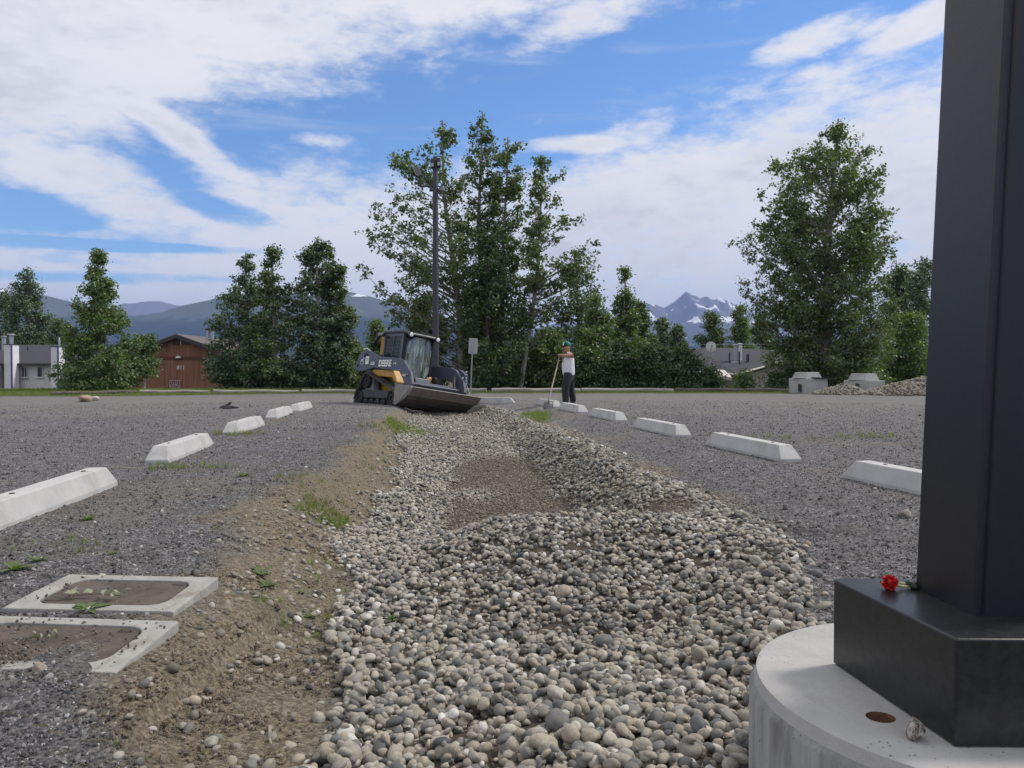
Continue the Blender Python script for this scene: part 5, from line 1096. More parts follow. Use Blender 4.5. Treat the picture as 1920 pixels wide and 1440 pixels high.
# ------------------------------------------------------------------ floodlight pole, signs
def flood_pole():
    Y = 30; x = at(817, 700, Y)[0]; Z = lambda p: at(960, p, Y)[1]; X = lambda p: at(p, 700, Y)[0] - x
    t = thing('floodlight_pole', 'tall dark steel pole with floodlights in front of the middle trees', 'light pole', (x, Y, 0)); dk = pmat('pole_dark', (.045, .042, .055), .6, var=.1); gl = pmat('lamp_glass', (.6, .62, .62), .2)
    MB().lathe([(.14, -.05), (.125, 3), (.10, Z(296)), (.09, Z(294)), (0, Z(293.5))], 16).build('pole', dk, t, True)
    MB().box((0, 0, .0), (.4, .4, .05)).build('base_plate', dk, t)
    a = MB(); a.tube([(0, 0, Z(349.5)), (X(787.5), 0, Z(349.5)), (X(787.5), 0, Z(334))], .035, 6); a.build('arm', dk, t)
    h = MB().box((X(785), 0, Z(323)), (.2, .34, .36), (0, R(-22), 0)).build('floodlight', pmat('lamp_grey', (.16, .16, .18), .5), t, bevel=.02); MB().box((X(785) - .115, 0, Z(323) - .01), (.02, .28, .30), (0, R(-22), 0)).build('lens', gl, h)
    for px, py, w in ((812.5, 308, .12), (824, 306, .12)):
        h = MB().box((X(px), -.04, Z(py)), (w, .3, .32)).build('floodlight', dk, t, bevel=.02); MB().box((X(px), -.2, Z(py + 4)), (w * .8, .02, .14), (R(25), 0, 0)).build('lens', gl, h)
    b = MB(); b.box((0, .12, Z(356)), (.5, .08, .06)); b.build('cross_arm', dk, t); h = MB().lathe([(.03, .12), (.1, .1), (.13, -.08), (0, -.1)], 12, (X(829), 0, Z(354))).build('floodlight', pmat('lamp_grey', (.16, .16, .18), .5), t, True)
flood_pole()
SIGNM = pmat('sign_aluminium', (.42, .43, .42), .5, metal=.3, var=.06); 
def sign(px, Y, y0, y1, w, pb, label, lean=0, post_top=None):
    x, zt = at(px, y0, Y); _, zb = at(px, y1, Y); xb = at(pb, 742, Y)[0]; t = thing('road_sign', label, 'sign', (xb, Y, 0)); g = float(height(xb, Y)); d = x - xb
    V = rrect(w, zt - zb, .04, 4); m = MB().prism(V, -.002, .002, 'z').build('plate', SIGNM, t, loc=None); m.rotation_euler = (R(90), R(3), 0); m.location = (d + .0, .03, (zt + zb) / 2)
    MB().tube([(0, 0, g - .1), (d * .45, 0, (zt + g) / 2), (d * 1.0, 0, (post_top or zt) - .03)], .022, 8).build('post', METAL, t, True)
    bl = MB(); 
    for z in (zb + .1, zt - .1): bl.lathe([(.012, -.03), (.012, -.045), (0, -.046)], 6, (d, 0, z), 'y')
    bl.build('bolt', METAL, t)
sign(887, 24.0, 634, 663.5, .28, 881.5, 'back of a small grey rounded sign on a thin post right of the loader'); sign(888.5, 39, 610, 626, .18, 886, 'tiny pale sign far behind the trees above the grey sign')
def far_wire():
    p = []; Y = 60
    for k in range(22): px = 1215 + (1470 - 1215) * k / 13; x, z = at(px, 645 + 1.0 * math.sin(k / 13 * math.pi), Y); p.append((x, Y, z))
    o = MB().tube(p, .006, 4).build('power_line', METAL); tag(o, 'thin power line crossing behind the satellite dish', 'cable')
far_wire()
# ------------------------------------------------------------------ compact track loader
def loader():
    t = thing('track_loader', 'dark blue-grey and yellow compact track loader with its dirty bucket curled low', 'track loader', (-3.06, 21.66, -.17))
    t.rotation_euler = Euler((-.150, -.002, -.890), 'XYZ'); t.rotation_euler = (Matrix.Rotation(-.890, 3, 'Z') @ Matrix.Rotation(-.002, 3, 'Y') @ Matrix.Rotation(-.150, 3, 'X')).to_euler()
    CH = pmat('charcoal_blue', (.062, .072, .108), .42, var=.12, scale=6, dirt=(.14, .12, .10), dirt_amt=.35); YE = pmat('loader_yellow', (.50, .26, .025), .45, var=.12, scale=4, dirt=(.14, .09, .05), dirt_amt=.5)
    RB = pmat('track_rubber', (.055, .050, .046), .9, var=.3, scale=20, dirt=(.20, .17, .14), dirt_amt=.8); BK = pmat('machine_black', (.018, .018, .02), .5, dirt=(.08, .07, .06), dirt_amt=.3); DB = pmat('dusty_black', (.03, .03, .032), .8, var=.3, scale=10, dirt=(.13, .11, .09), dirt_amt=.6)
    WH = pmat('decal_white', (.78, .78, .76), .5); CR = pmat('chrome_rod', (.6, .6, .6), .2, metal=.9); GR = pmat('machine_grey', (.20, .205, .23), .5, dirt=(.2, .17, .14), dirt_amt=.5)
    BU = pmat('bucket_steel', (.135, .120, .105), .62, var=.25, scale=5, dirt=(.16, .125, .095), dirt_amt=.75, bump=.2, bscale=30); BR = pmat('bucket_side', (.22, .205, .19), .6, var=.2, scale=6, dirt=(.22, .18, .14), dirt_amt=.5)
    GL = bpy.data.materials.new('cab_glass'); GL.use_nodes = True; N = NT(GL.node_tree); b = GL.node_tree.nodes['Principled BSDF']; tc = N.node('ShaderNodeTexCoord'); mp = N.node('ShaderNodeMapping'); mp.inputs['Scale'].default_value = (2, 5, .8)
    GL.node_tree.links.new(tc.outputs['Object'], mp.inputs[0]); dust = N.ss(N.noise(2.2, 6, .6, mp.outputs[0], .8), .40, .64)
    b.inputs['Base Color'].default_value = (.42, .52, .50, 1); b.inputs['Roughness'].default_value = .6
    tr = N.node('ShaderNodeBsdfTransparent'); tr.inputs[0].default_value = (.62, .78, .76, 1); gl = N.node('ShaderNodeBsdfGlossy'); gl.inputs['Roughness'].default_value = .04; fr = N.node('ShaderNodeFresnel'); fr.inputs[0].default_value = 1.5
    mx = N.node('ShaderNodeMixShader'); N.put(mx.inputs[0], N.m('MULTIPLY_ADD', fr.outputs[0], 1.0, .10)); L = GL.node_tree.links.new; L(tr.outputs[0], mx.inputs[1]); L(gl.outputs[0], mx.inputs[2])
    m2 = N.node('ShaderNodeMixShader'); N.put(m2.inputs[0], N.m('MULTIPLY_ADD', dust, .55, .10)); L(mx.outputs[0], m2.inputs[1]); L(b.outputs[0], m2.inputs[2]); L(m2.outputs[0], GL.node_tree.nodes['Material Output'].inputs[0])
    # ---- tracks: a belt round rear idler, sprocket high at the back and front idler
    wheels = [(-.92, .20, .20), (-.60, .66, .21), (.86, .22, .22)]
    def belt(off):
        P = []; ang = []
        C = wheels
        for i in range(3):                                                  # outer tangents, going clockwise rear-idler, sprocket, front-idler
            a, b_ = C[i], C[(i + 1) % 3]; dx, dz = b_[0] - a[0], b_[1] - a[1]; D = math.hypot(dx, dz); th = math.atan2(dz, dx); al = math.acos((a[2] - b_[2]) / D); n = th + al; ang.append(n)
        for i in range(3):
            c = C[i]; a0 = ang[i - 1]; a1 = ang[i]
            while a1 > a0: a1 -= 2 * math.pi
            k = max(2, int((a0 - a1) / .22)); r = c[2] + off
            for j in range(k + 1): q = a0 + (a1 - a0) * j / k; P.append((c[0] + r * math.cos(q), c[1] + r * math.sin(q)))
        return P
    def resample(P, n):
        P = P + [P[0]]; d = [0]
        for i in range(1, len(P)): d.append(d[-1] + math.dist(P[i], P[i - 1]))
        out = []
        for k in range(n):
            s = d[-1] * k / n; j = max(i for i in range(len(d)) if d[i] <= s); j = min(j, len(P) - 2); f = (s - d[j]) / max(1e-6, d[j + 1] - d[j]); out.append((P[j][0] + (P[j + 1][0] - P[j][0]) * f, P[j][1] + (P[j + 1][1] - P[j][1]) * f))
        return out
    for s in (-1, 1):
        y0, y1 = sorted((s * .99, s * .58)); ym = (y0 + y1) / 2; tr_ = link('track', None, t, (0, 0, 0))
        inn, out = belt(0.0), belt(.035); n = len(inn); V = [(x, y0, z) for x, z in inn] + [(x, y0, z) for x, z in out] + [(x, y1, z) for x, z in inn] + [(x, y1, z) for x, z in out]; F = []
        for i in range(n):
            j = (i + 1) % n; F += [(i, j, n + j, n + i), (2 * n + i, 3 * n + i, 3 * n + j, 2 * n + j), (n + i, n + j, 3 * n + j, 3 * n + i), (i, 2 * n + i, 2 * n + j, j)]
        MB().add(V, F).build('belt', RB, tr_)
        Q = resample(belt(.045), 46); lug = MB().box((0, 0, 0), (.055, y1 - y0 + .004, .04), taper=.8).build('lug', RB, tr_)
        for k, (x, z) in enumerate(Q):
            x2, z2 = Q[(k + 1) % 46]; o = lug if k == 0 else lug.copy()
            if k: COL.objects.link(o)
            o.location = (x, ym, z); o.rotation_euler = (0, -math.atan2(z2 - z, x2 - x), 0)
            if True: o.rotation_euler.y += math.pi
        yo = s * .985
        def wheel(nm, x, z, r, mt=DB, hub=True):
            o = MB().lathe([(0, s * .88), (r * .35, s * .90), (r * .4, s * .95), (r * .55, s * .95), (r * .6, s * .91), (r * .85, s * .91), (r * .9, s * .965), (r, s * .96), (r, s * .62), (0, s * .62)], 20, (x, 0, z), 'y').build(nm, mt, tr_, True)
        wheel('idler', -.92, .20, .185); wheel('idler', .86, .22, .205); wheel('sprocket', -.60, .66, .19)
        for k in range(4): MB().lathe([(0, s * .97), (.035, s * .97), (.04, s * .94), (.095, s * .93), (.095, s * .65), (0, s * .65)], 14, (-.58 + k * .33, 0, .10), 'y').build('roller', DB, tr_, True)
        MB().prism([(-.95, .20), (.78, .20), (.80, .34), (.55, .42), (-.85, .42)], s * .70, s * .93).build('track_frame', BK, tr_, bevel=.015)
        MB().prism([(-.78, .42), (-.30, .42), (-.42, .78), (-.74, .78)], s * .66, s * .86).build('drive_housing', GR, tr_, bevel=.02)
    # ---- chassis
    MB().prism([(-1.15, .35), (.40, .30), (.40, .95), (.36, 1.0), (-1.1, 1.04)], -.565, .565).build('chassis', YE, t, bevel=.02)
    for s, fm in ((-1, YE), (1, BK)): MB().prism([(-.45, .84), (.50, .80), (.82, .62), (.80, .70), (.52, 1.0), (-.60, 1.02)], s * .57, s * .80).build('fender', fm, t, bevel=.015)
    MB().prism([(-1.45, .50), (-1.12, .48), (-1.12, 1.42), (-1.22, 1.46), (-1.42, 1.36)], -.56, .56).build('rear_door', CH, t, bevel=.02)
    MB().prism([(-1.2, 1.04), (-.70, 1.04), (-.70, 1.50), (-1.15, 1.44)], -.52, .52).build('engine_cover', BK, t, bevel=.02)
    for s in (-1, 1): MB().prism([(-.93, 1.42), (-.70, 1.40), (-.68, 2.12), (-.84, 2.14), (-.97, 1.98)], s * .30, s * .46).build('rear_column', YE, t, bevel=.02)
    for s in (-1, 1):
        MB().tube([(-1.12, s * .60, 1.52), (-1.02, s * .60, 1.86), (-.86, s * .58, 2.04), (-.66, s * .55, 2.06)], [.045, .05, .05, .045], 8).build('rear_post', BK, t, True)
        MB().box((-.78, s * .60, 2.06), (.16, .10, .09)).build('rear_light', GR, t, bevel=.02)
    # ---- cab
    cab = MB()
    y = .47
    for s in (-1, 1):
        cab.prism([(.26, 1.0), (.36, 1.0), (.36, 2.08), (.26, 2.10)], s * y - .03, s * y + .03); cab.prism([(-.70, 1.02), (-.62, 1.02), (-.62, 2.10), (-.70, 2.10)], s * y - .03, s * y + .03)
        cab.prism([(-.62, 1.02), (.26, 1.02), (.26, 1.36), (-.62, 1.40)], s * y - .028, s * y + .028); cab.prism([(-.62, 2.02), (.26, 2.0), (.26, 2.09), (-.62, 2.10)], s * y - .028, s * y + .028)
        cab.box((-.18, s * y, 1.7), (.05, .05, .66))
    cab.prism([(-.70, 1.03), (-.66, 1.03), (-.66, 2.08), (-.70, 2.08)], -.44, .44); cab.prism([(-.6, 1.0), (.30, 1.0), (.30, 1.04), (-.6, 1.04)], -.44, .44)
    cf = cab.build('cab_frame', CH, t)
    MB().prism([(-.78, 2.10), (-.70, 2.17), (.30, 2.17), (.60, 2.10), (.62, 2.03), (.34, 2.085), (-.72, 2.10)], -.53, .53).build('roof', pmat('roof_black', (.012, .012, .014), .4), t, bevel=.02)
    for s in (-1, 1):
        a, b2 = sorted((s * (y - .02), s * (y + .0))); MB().box((-.40, s * (y + .006), 1.71), (.40, .006, .60)).build('side_window', pmat('dark_side_glass', (.016, .030, .045), .12), cf); MB().box((.05, s * (y + .006), 1.70), (.38, .006, .60)).build('side_window', pmat('dark_side_glass', (.016, .030, .045), .12), cf)
        g = MB(); 
        for k in range(9): g.box((-.58 + k * .10, s * (y + .022), 1.70), (.008, .008, .60))
        for k in range(6): g.box((-.18, s * (y + .024), 1.44 + k * .105), (.82, .006, .006))
        g.build('window_grille', BK, cf)
    # ---- bulging front door with one big pane
    prof = [(-.45, 1.12), (-.46, 1.62), (-.41, 1.96), (-.24, 2.05), (.24, 2.05), (.41, 1.96), (.46, 1.62), (.45, 1.12), (.30, .88), (-.30, .88)]
    def doorx(yy, zz): return .55 - .16 * (abs(yy) / .46) ** 2.5 - .05 * max(0, (zz - 1.6)) 
    fr_ = MB(); n = len(prof)
    inner = [(a * .91, 1.47 + (z - 1.47) * .935) for a, z in prof]
    V = [(doorx(a, z), a, z) for a, z in prof] + [(doorx(a, z) + .012, a, z) for a, z in inner] + [(doorx(a, z) - .04, a, z) for a, z in prof] + [(doorx(a, z) - .03, a, z) for a, z in inner]; F = []
    for i in range(n): j = (i + 1) % n; F += [(i, j, n + j, n + i), (2 * n + i, 3 * n + i, 3 * n + j, 2 * n + j), (i, 2 * n + i, 2 * n + j, j), (n + i, n + j, 3 * n + j, 3 * n + i)]
    door = fr_.add(V, F).build('front_door', BK, t)
    cols = 9; V = []; F = []; rows_ = 9; zs = np.linspace(.92, 2.01, rows_); pz = np.array([z for a, z in inner]); 
    def halfw(z): return float(np.interp(z, [.92, 1.14, 1.61, 1.93, 2.01], [.27, .41, .418, .37, .22]))
    for z in zs:
        for c in np.linspace(-1, 1, cols): a = c * halfw(z); V.append((doorx(a, z) - .005, a, z))
    for i in range(rows_ - 1):
        for c in range(cols - 1): F.append((i * cols + c, i * cols + c + 1, (i + 1) * cols + c + 1, (i + 1) * cols + c))
    me = bpy.data.meshes.new('pane'); me.from_pydata(V, [], F); me.materials.append(GL); me.polygons.foreach_set('use_smooth', [True] * len(F)); link('pane', me, door)
    MB().tube([(.545, .12, 2.0), (.57, .10, 1.75), (.575, .12, 1.45)], .010, 5).build('wiper', BK, door)
    MB().box((.53, -.40, 1.45), (.03, .03, .16)).build('door_handle', BK, door)
    for s in (-1, 1):                                                       # side closing strips between pillar and door
        MB().prism([(.34, .98), (.40, .98), (.42, 2.06), (.34, 2.08)], s * .45, s * .475).build('door_post', BK, t)
    for s in (-1, 1):
        h = MB().lathe([(0, -.03), (.075, -.03), (.085, .03), (.07, .045)], 18, (0, 0, 0), 'x').build('work_light', BK, t, True); h.location = (.61, s * .44, 2.04); MB().lathe([(.066, .04), (.04, .056), (0, .06)], 16, (0, 0, 0), 'x').build('lens', pmat('lamp_lens', (.85, .88, .92), .2), h, True)
    # seat and hi-vis vest over it
    MB().prism([(-.45, 1.06), (.0, 1.06), (.02, 1.2), (-.30, 1.22), (-.38, 1.85), (-.50, 1.85)], -.24, .24).build('operator_seat', BK, t, bevel=.04)
    vv = MB(); vv.prism([(-.28, 1.22), (.06, 1.20), (.22, 1.02), (.24, 1.08), (.08, 1.27), (-.26, 1.32), (-.32, 1.5), (-.34, 1.46)], -.22, .12); vv.build('safety_vest', pmat('hi_vis', (.42, .75, .03), .7), t, bevel=.02)
    for s in (-1, 1): MB().tube([(.10, s * .33, 1.1), (.14, s * .32, 1.30), (.16, s * .32, 1.38)], [.02, .018, .03], 8).build('joystick', BK, t, True)
    MB().prism([(.46, .62), (.60, .62), (.56, .90), (.44, .92)], -.42, .42).build('front_step', GR, t, bevel=.02); MB().prism([(.55, .35), (.92, .32), (.96, .60), (.60, .66)], -.52, .52).build('front_frame', GR, t, bevel=.02)
    # ---- lift arms
    prof = [(-1.59, 1.06), (-1.27, 1.52), (-1.0, 1.59), (-.80, 1.56), (-.45, 1.45), (-.12, 1.37), (.50, 1.335), (.90, 1.31), (1.16, 1.24), (1.58, .93), (1.72, .62), (1.66, .36), (1.50, .34), (1.40, .58), (1.18, .80), (.98, .96), (.17, 1.01), (-.44, 1.06), (-.89, .98), (-1.35, .97)]
    for s in (-1, 1):
        a = MB().prism(prof, s * .80, s * .885).build('lift_arm', CH, t, bevel=.012)
        w = MB(); w.prism([(-1.40, 1.30), (-.95, 1.50), (-.95, 1.42), (-1.35, 1.22)], s * .884, s * .898); w.build('arm_plate', CH, a)
        for x, z in ((-1.38, 1.12), (-1.0, 1.42), (-.86, 1.44), (1.44, .84), (1.58, .42)): MB().lathe([(0, s * .91), (.035, s * .91), (.04, s * .885)], 12, (x, 0, z), 'y').build('pivot_pin', DB, a, True)
        MB().tube([(-.9, s * .74, .72), (-.35, s * .74, .92)], .055, 10).build('lift_cylinder', BK, t, True)
        MB().tube([(1.30, s * .68, 1.02), (1.48, s * .62, .66)], .042, 10).build('tilt_cylinder', BK, t, True); MB().tube([(1.46, s * .62, .70), (1.56, s * .60, .42)], .022, 10).build('cylinder_rod', CR, t, True)
        MB().tube([(1.22, s * .76, .98), (1.42, s * .74, .45)], .016, 6).build('hydraulic_hose', CR, t, True); MB().tube([(1.26, s * .72, 1.0), (1.46, s * .70, .45)], .014, 6).build('hydraulic_hose', WH, t, True)
        if s < 0:
            def M(x, z, k=.899): return Matrix.Translation((x, -k, z)) @ Matrix.Rotation(R(90), 4, 'X')
            text_obj('brand_lettering', 'DEERE', .245, WH, a, M(.215, 1.165)); text_obj('model_lettering', '333E', .115, WH, a, M(-.48, 1.17)); text_obj('series_lettering', '6-10', .085, WH, a, M(.74, 1.165)); text_obj('unit_lettering', '9-0-231', .085, WH, a, M(1.36, .845))
            p = MB(); p.box((-.83, -.891, 1.27), (.19, .004, .22)); p.build('decal_panel', WH, a); q = MB()
            for k, (dx, w_) in enumerate(((-.05, .015), (0, .02), (.05, .012))): q.box((-.83 + dx, -.895, 1.29), (w_, .003, .09))
            q.build('decal_marks', GR, a)
            # leaping deer in a rounded frame
            e = MB(); cx, cz = -1.13, 1.26
            for pr in ([(-.06, -.01), (.02, .0), (.05, .03), (.07, .05), (.06, .065), (.03, .045), (-.03, .035), (-.07, .02)], [(.03, .0), (.075, -.03), (.07, -.04), (.02, -.015)], [(-.06, .0), (-.09, -.045), (-.08, -.05), (-.04, -.01)], [(.055, .06), (.03, .10), (.04, .10), (.065, .065)]):
                e.prism([(cx + x, cz + z) for x, z in pr], -.887, -.893)
            ring = rrect(.19, .21, .05, 3)
            for k in range(len(ring)): x0, z0 = ring[k]; x1, z1 = ring[(k + 1) % len(ring)]; e.prism([(cx + x0, cz + z0), (cx + x1, cz + z1), (cx + x1 * .93, cz + z1 * .93), (cx + x0 * .93, cz + z0 * .93)], -.888, -.893)
            e.build('deer_emblem', WH, a)
    MB().tube([(-1.05, -.80, 1.42), (-1.05, .80, 1.42)], .05, 10).build('arm_cross_tube', CH, t, True); MB().prism([(1.34, .55), (1.5, .50), (1.56, .66), (1.40, .74)], -.80, .80).build('arm_cross_plate', CH, t, bevel=.015)
    MB().tube([(-1.2, -.86, 1.60), (-1.0, -.86, 1.63), (-.75, -.86, 1.54)], .012, 5).build('grease_pipe', WH, t)
    # couplers on the far arm
    c = MB().prism([(1.14, .86), (1.46, .74), (1.56, .88), (1.50, 1.14), (1.24, 1.26)], .885, 1.0).build('coupler_box', CH, t, bevel=.015)
    for k in range(5):
        z = .86 + .085 * k; MB().lathe([(0, .0), (.022, .0), (.026, .05), (.014, .07), (0, .07)], 10, (1.56 - .01 * k, .90, z), 'x').build('coupler', CR, c, True)
    MB().box((1.50, .84, 1.02), (.02, .05, .05)).build('decal_panel', WH, c)
    # ---- coupler plate and bucket
    MB().prism([(1.40, .14), (1.56, .10), (1.52, .62), (1.40, .66)], -.55, .55).build('quick_coupler', BK, t, bevel=.015)
    heel, mid, lip, top = (1.27, .03), (1.80, .17), (2.10, .51), (1.22, .58)
    back = [(1.215, .58), (1.235, .30), (1.24, .12), (1.30, .035), (1.52, .115), (1.76, .235), (2.105, .515)]
    th = .022; inn = [(x + th * a, z + th * b_) for (x, z), (a, b_) in zip(back, [(1, 0), (1, 0), (1, .3), (.6, 1), (-.2, 1), (-.4, 1), (-.7, .9)])]
    MB().prism(back + inn[::-1], -1.06, 1.06).build('bucket_shell', BU, t)
    sp_ = [(1.215, .60), (1.235, .30), (1.24, .12), (1.30, .03), (1.52, .110), (1.76, .23), (2.09, .49), (2.02, .56)]
    for s in (-1, 1): MB().prism(sp_, s * 1.06, s * 1.085).build('bucket_side', BR, t)
    for s in (-1, 1): MB().prism([(1.42, .12), (1.60, .16), (1.98, .46), (1.94, .52), (1.46, .46)], s * 1.086, s * 1.10).build('side_wear_plate', BR, t)
    MB().prism([(1.93, .325), (2.12, .535), (2.135, .520), (1.945, .305)], -1.09, 1.09).build('cutting_edge', pmat('worn_edge', (.20, .17, .145), .5, var=.2, scale=8, dirt=(.12, .08, .06), dirt_amt=.5), t)
    MB().box((1.225, 0, .61), (.07, 2.12, .05)).build('top_rail', BU, t, bevel=.01)
    # safety marker wire beside the arm
    MB().tube([(1.55, .93, .9), (1.72, 1.04, .50)], .008, 5).build('grab_wire', WH, t)
    return t
loader()

# ------------------------------------------------------------------ man leaning on a shovel
def skin(name, joints, edges_, mat, parent, root=0, sub=2):
    me = bpy.data.meshes.new(name); me.from_pydata([j[0] for j in joints], edges_, []); me.materials.append(mat); o = link(name, me, parent)
    bm = bmesh.new(); bm.from_mesh(me); bm.verts.layers.skin.verify(); bm.to_mesh(me); bm.free()
    for i, j in enumerate(joints):
        sv = me.skin_vertices[0].data[i]; r = j[1]; sv.radius = r if hasattr(r, '__len__') else (r, r); sv.use_root = (i == root)
    m = o.modifiers.new('skin', 'SKIN'); m.use_smooth_shade = True; m.branch_smoothing = .5; s = o.modifiers.new('sub', 'SUBSURF'); s.levels = sub; s.render_levels = sub
    return o
def person():
    px = 1.50; py = 20.45; t = thing('person', 'man in white tank top, black trousers and green cap resting both arms on a shovel', 'person', (px, py, float(height(px, py))), R(8))
    SK = pmat('skin', (.36, .19, .125), .55, var=.08, scale=10); SH = pmat('white_cotton', (.72, .72, .76), .9, var=.05, scale=8, bump=.2, bscale=20); TR = pmat('black_trousers', (.022, .022, .028), .85, var=.2, scale=8, bump=.3, bscale=14)
    BK = pmat('black_glove', (.012, .012, .014), .7); GRN = pmat('cap_green', (.0, .22, .12), .7); WHC = pmat('cap_white', (.7, .7, .7), .7); SHO = pmat('grey_shoe', (.22, .22, .22), .8)
    J = [((.02, 0, .88), (.155, .13)), ((.01, 0, 1.0), (.165, .145)), ((.0, 0, 1.12), (.17, .155)), ((.03, 0, 1.25), (.17, .13)), ((.03, 0, 1.35), (.14, .09)), ((.0, 0, 1.40), .07), ((-.03, 0, 1.44), .075), ((-.05, 0, 1.51), (.115, .10)), ((-.05, 0, 1.59), (.11, .095)),
         # arms 9..
         ((.06, -.17, 1.355), .062), ((-.08, -.23, 1.30), .050), ((-.18, -.15, 1.325), .040), ((-.30, -.05, 1.335), .028),
         ((.05, .17, 1.35), .062), ((-.06, .25, 1.18), .048), ((-.13, .14, 1.20), .038), ((-.20, .03, 1.235), .028),
         # legs 17..
         ((-.01, -.09, .80), .095), ((-.10, -.125, .47), .06), ((-.10, -.13, .12), .04), ((-.12, -.13, .06), .035), ((-.20, -.135, .04), .028),
         ((.05, .09, .80), .095), ((.09, .125, .47), .06), ((.15, .12, .12), .04), ((.13, .125, .06), .035), ((.04, .13, .04), .028)]
    E_ = [(0, 1), (1, 2), (2, 3), (3, 4), (4, 5), (5, 6), (6, 7), (7, 8), (4, 9), (9, 10), (10, 11), (11, 12), (4, 13), (13, 14), (14, 15), (15, 16), (0, 17), (17, 18), (18, 19), (19, 20), (20, 21), (0, 22), (22, 23), (23, 24), (24, 25), (25, 26)]
    skin('body', J, E_, SK, t)
    skin('tank_top', [((.02, 0, .74), (.17, .16)), ((.01, 0, .84), (.19, .175)), ((.0, 0, .95), (.20, .185)), ((-.015, 0, 1.08), (.20, .19)), ((.02, 0, 1.22), (.195, .155)), ((.03, -.0, 1.34), (.165, .10))], [(0, 1), (1, 2), (2, 3), (3, 4), (4, 5)], SH, t)
    MB().box((-.005, -.085, 1.385), (.10, .045, .05)).build('shoulder_strap', SH, t, bevel=.015); MB().box((-.005, .085, 1.385), (.10, .045, .05)).build('shoulder_strap', SH, t, bevel=.015)
    skin('trousers', [((.02, 0, 1.0), (.165, .155)), ((.02, 0, .84), (.175, .17)), ((-.03, -.10, .72), (.14, .13)), ((-.11, -.125, .46), (.11, .11)), ((-.10, -.13, .20), .095), ((-.10, -.13, .05), .10), ((.05, .10, .72), (.15, .13)), ((.09, .125, .46), (.11, .11)), ((.15, .12, .20), .092), ((.16, .12, .05), .098)],
         [(0, 1), (1, 2), (2, 3), (3, 4), (4, 5), (1, 6), (6, 7), (7, 8), (8, 9)], TR, t)
    for dx, dy in ((-.11, -.13), (.15, .125)):
        s = MB(); s.prism([(dx + .09, 0), (dx - .20, 0), (dx - .205, .045), (dx - .13, .085), (dx - .03, .11), (dx + .08, .11)], dy - .048, dy + .048); o = s.build('shoe', SHO, t, bevel=.02)
    # head details
    hx, hz = -.05, 1.535
    MB().lathe([(0, -.03), (.012, -.022), (.018, 0), (.008, .025), (0, .03)], 8, (hx - .098, 0, hz - .01)).build('nose', SK, t, True)
    for s in (-1, 1): MB().lathe([(0, -.03), (.012, -.015), (.016, .01), (0, .032)], 8, (hx + .015, s * .080, hz - .005)).build('ear', SK, t, True)
    MB().box((hx - .083, 0, hz - .062), (.012, .045, .010)).build('mouth', pmat('lips', (.22, .08, .06), .6), t); MB().box((hx - .088, 0, hz + .02), (.012, .11, .026)).build('sunglasses', BK, t, bevel=.005)
    MB().lathe([(.10, 0), (.106, .03), (.098, .075), (.06, .115), (0, .125)], 20, (hx + .005, 0, hz + .045)).build('cap_crown', GRN, t, True)
    for a0_, a1_, mt_, nm_ in ((100, 146, BK, 'cap_panel'), (214, 260, BK, 'cap_panel'), (146, 214, WHC, 'cap_front')):
      V = []; F = []
      for k in range(9):
        a = R(a0_ + (a1_ - a0_) * k / 8); V += [(hx + .005 + .109 * math.cos(a), .109 * math.sin(a), hz + .047), (hx + .005 + .109 * math.cos(a), .109 * math.sin(a), hz + .085), (hx + .005 + .085 * math.cos(a), .085 * math.sin(a), hz + .145)]
      for k in range(8): i = 3 * k; F += [(i, i + 3, i + 4, i + 1), (i + 1, i + 4, i + 5, i + 2)]
      me = bpy.data.meshes.new(nm_); me.from_pydata(V, [], F); me.materials.append(mt_); link(nm_, me, t)
    MB().prism([(hx + .105 * math.cos(a), .10 * math.sin(a)) for a in [R(110 + 140 * k / 8) for k in range(9)]] + [(hx - .185, -.05), (hx - .20, 0), (hx - .185, .05)], hz + .040, hz + .050, 'z').build('cap_brim', BK, t)
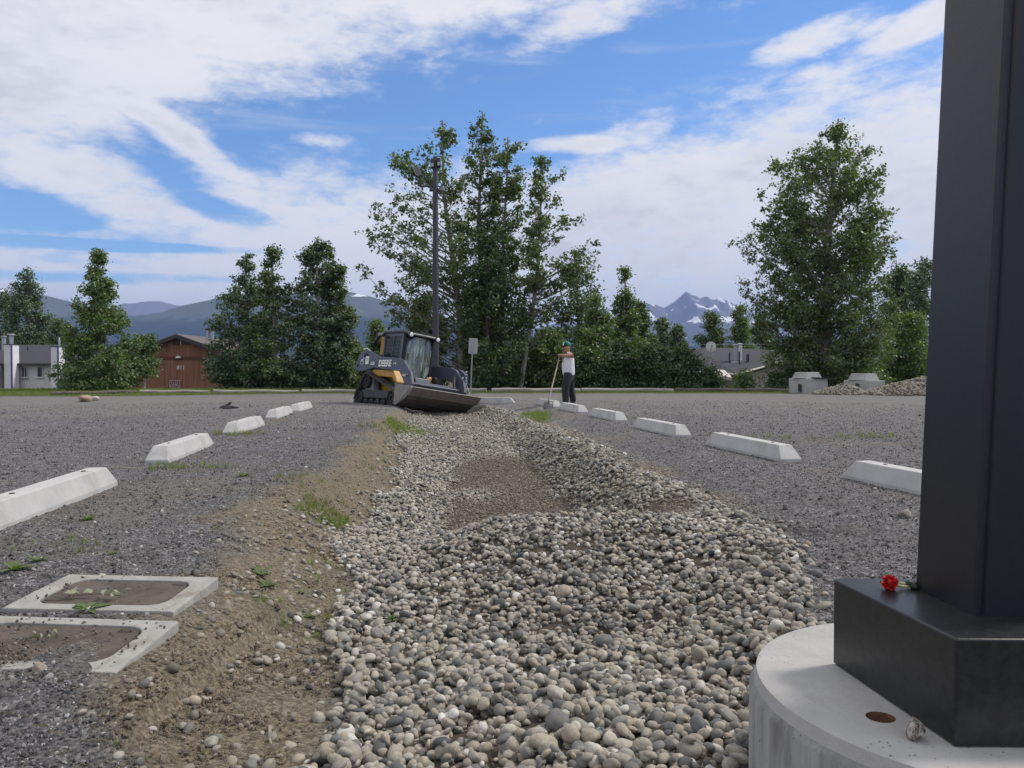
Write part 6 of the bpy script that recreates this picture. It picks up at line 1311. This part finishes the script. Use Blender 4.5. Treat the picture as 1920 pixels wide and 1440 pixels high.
    # gloved hands: palm, four unequal curled fingers and a thumb each, closed round the top of the shaft
    def hand(c, d, side, L=.085):
        c = Vector(c); d = Vector(d).normalized(); lat = d.cross(Vector((0, 0, 1))).normalized() * side; dn = Vector((0, 0, -1))
        joints = [(tuple(c - d * .05), .03), (tuple(c), (.036, .022)), (tuple(c + d * .045), (.040, .02))]; ed = [(0, 1), (1, 2)]
        skin('glove', joints, ed, BK, t, 1, 1)
        for k in range(4):
            l = (.85, 1, .95, .75)[k]; p0 = c + d * .04 + lat * (.027 - .018 * k); p1 = p0 + d * .034 * l + dn * .004; p2 = p1 + d * .016 * l + dn * .026 * l; p3 = p2 - d * .016 * l + dn * .016
            MB().tube([tuple(p0), tuple(p1), tuple(p2), tuple(p3)], [.0095, .009, .0085, .006], 7).build('finger', BK, t, True)
        p0 = c - d * .01 + lat * .034; MB().tube([tuple(p0), tuple(p0 + d * .025 + lat * .012 + dn * .014), tuple(p0 + d * .04 - lat * .004 + dn * .035)], [.012, .011, .008], 7).build('thumb', BK, t, True)
    hand((-.325, -.03, 1.338), (-1, .15, -.05), 1); hand((-.215, .01, 1.235), (-.9, -.3, 0), -1)
    # shovel
    s0 = Vector((px - .235, py - .02, 1.31)); s1 = Vector((.915, 19.22, .16)); tip = Vector((.895, 19.12, -.10)); sh = thing('shovel', 'long handled shovel with pale wooden shaft, blade resting on the gravel', 'shovel', tuple(s1)); W = pmat('ash_handle', (.27, .235, .165), .6, var=.15, scale=10); ST = pmat('worn_shovel_steel', (.16, .155, .16), .55, metal=.4, var=.2, scale=12)
    d = (s0 - s1); MB().tube([(0, 0, 0), tuple(d * .5), tuple(d)], [.019, .018, .017], 10).build('shaft', W, sh, True); e = (tip - s1)
    MB().tube([tuple(d * .20), tuple(d * .06), (0, 0, 0), tuple(e * .15)], [.021, .024, .026, .022], 10).build('socket', ST, sh, True)
    V = []; F = []; ax = e.normalized(); la = ax.cross(Vector((0, 1, 0))).normalized(); nn = la.cross(ax); L = .30
    for q, w in ((0, .095), (.15, .115), (.55, .115), (.8, .085), (1, .01)):
        for c in (-1, -.5, 0, .5, 1): V.append(tuple(ax * (L * q + .02) + la * w * c + nn * (.03 * c * c)))
    for i in range(4):
        for c in range(4): b_ = i * 5 + c; F.append((b_, b_ + 1, b_ + 6, b_ + 5))
    me = bpy.data.meshes.new('blade'); me.from_pydata(V, [], F); me.materials.append(ST); o = link('blade', me, sh); md = o.modifiers.new('s', 'SOLIDIFY'); md.thickness = .004; me.polygons.foreach_set('use_smooth', [True] * len(F))
person()
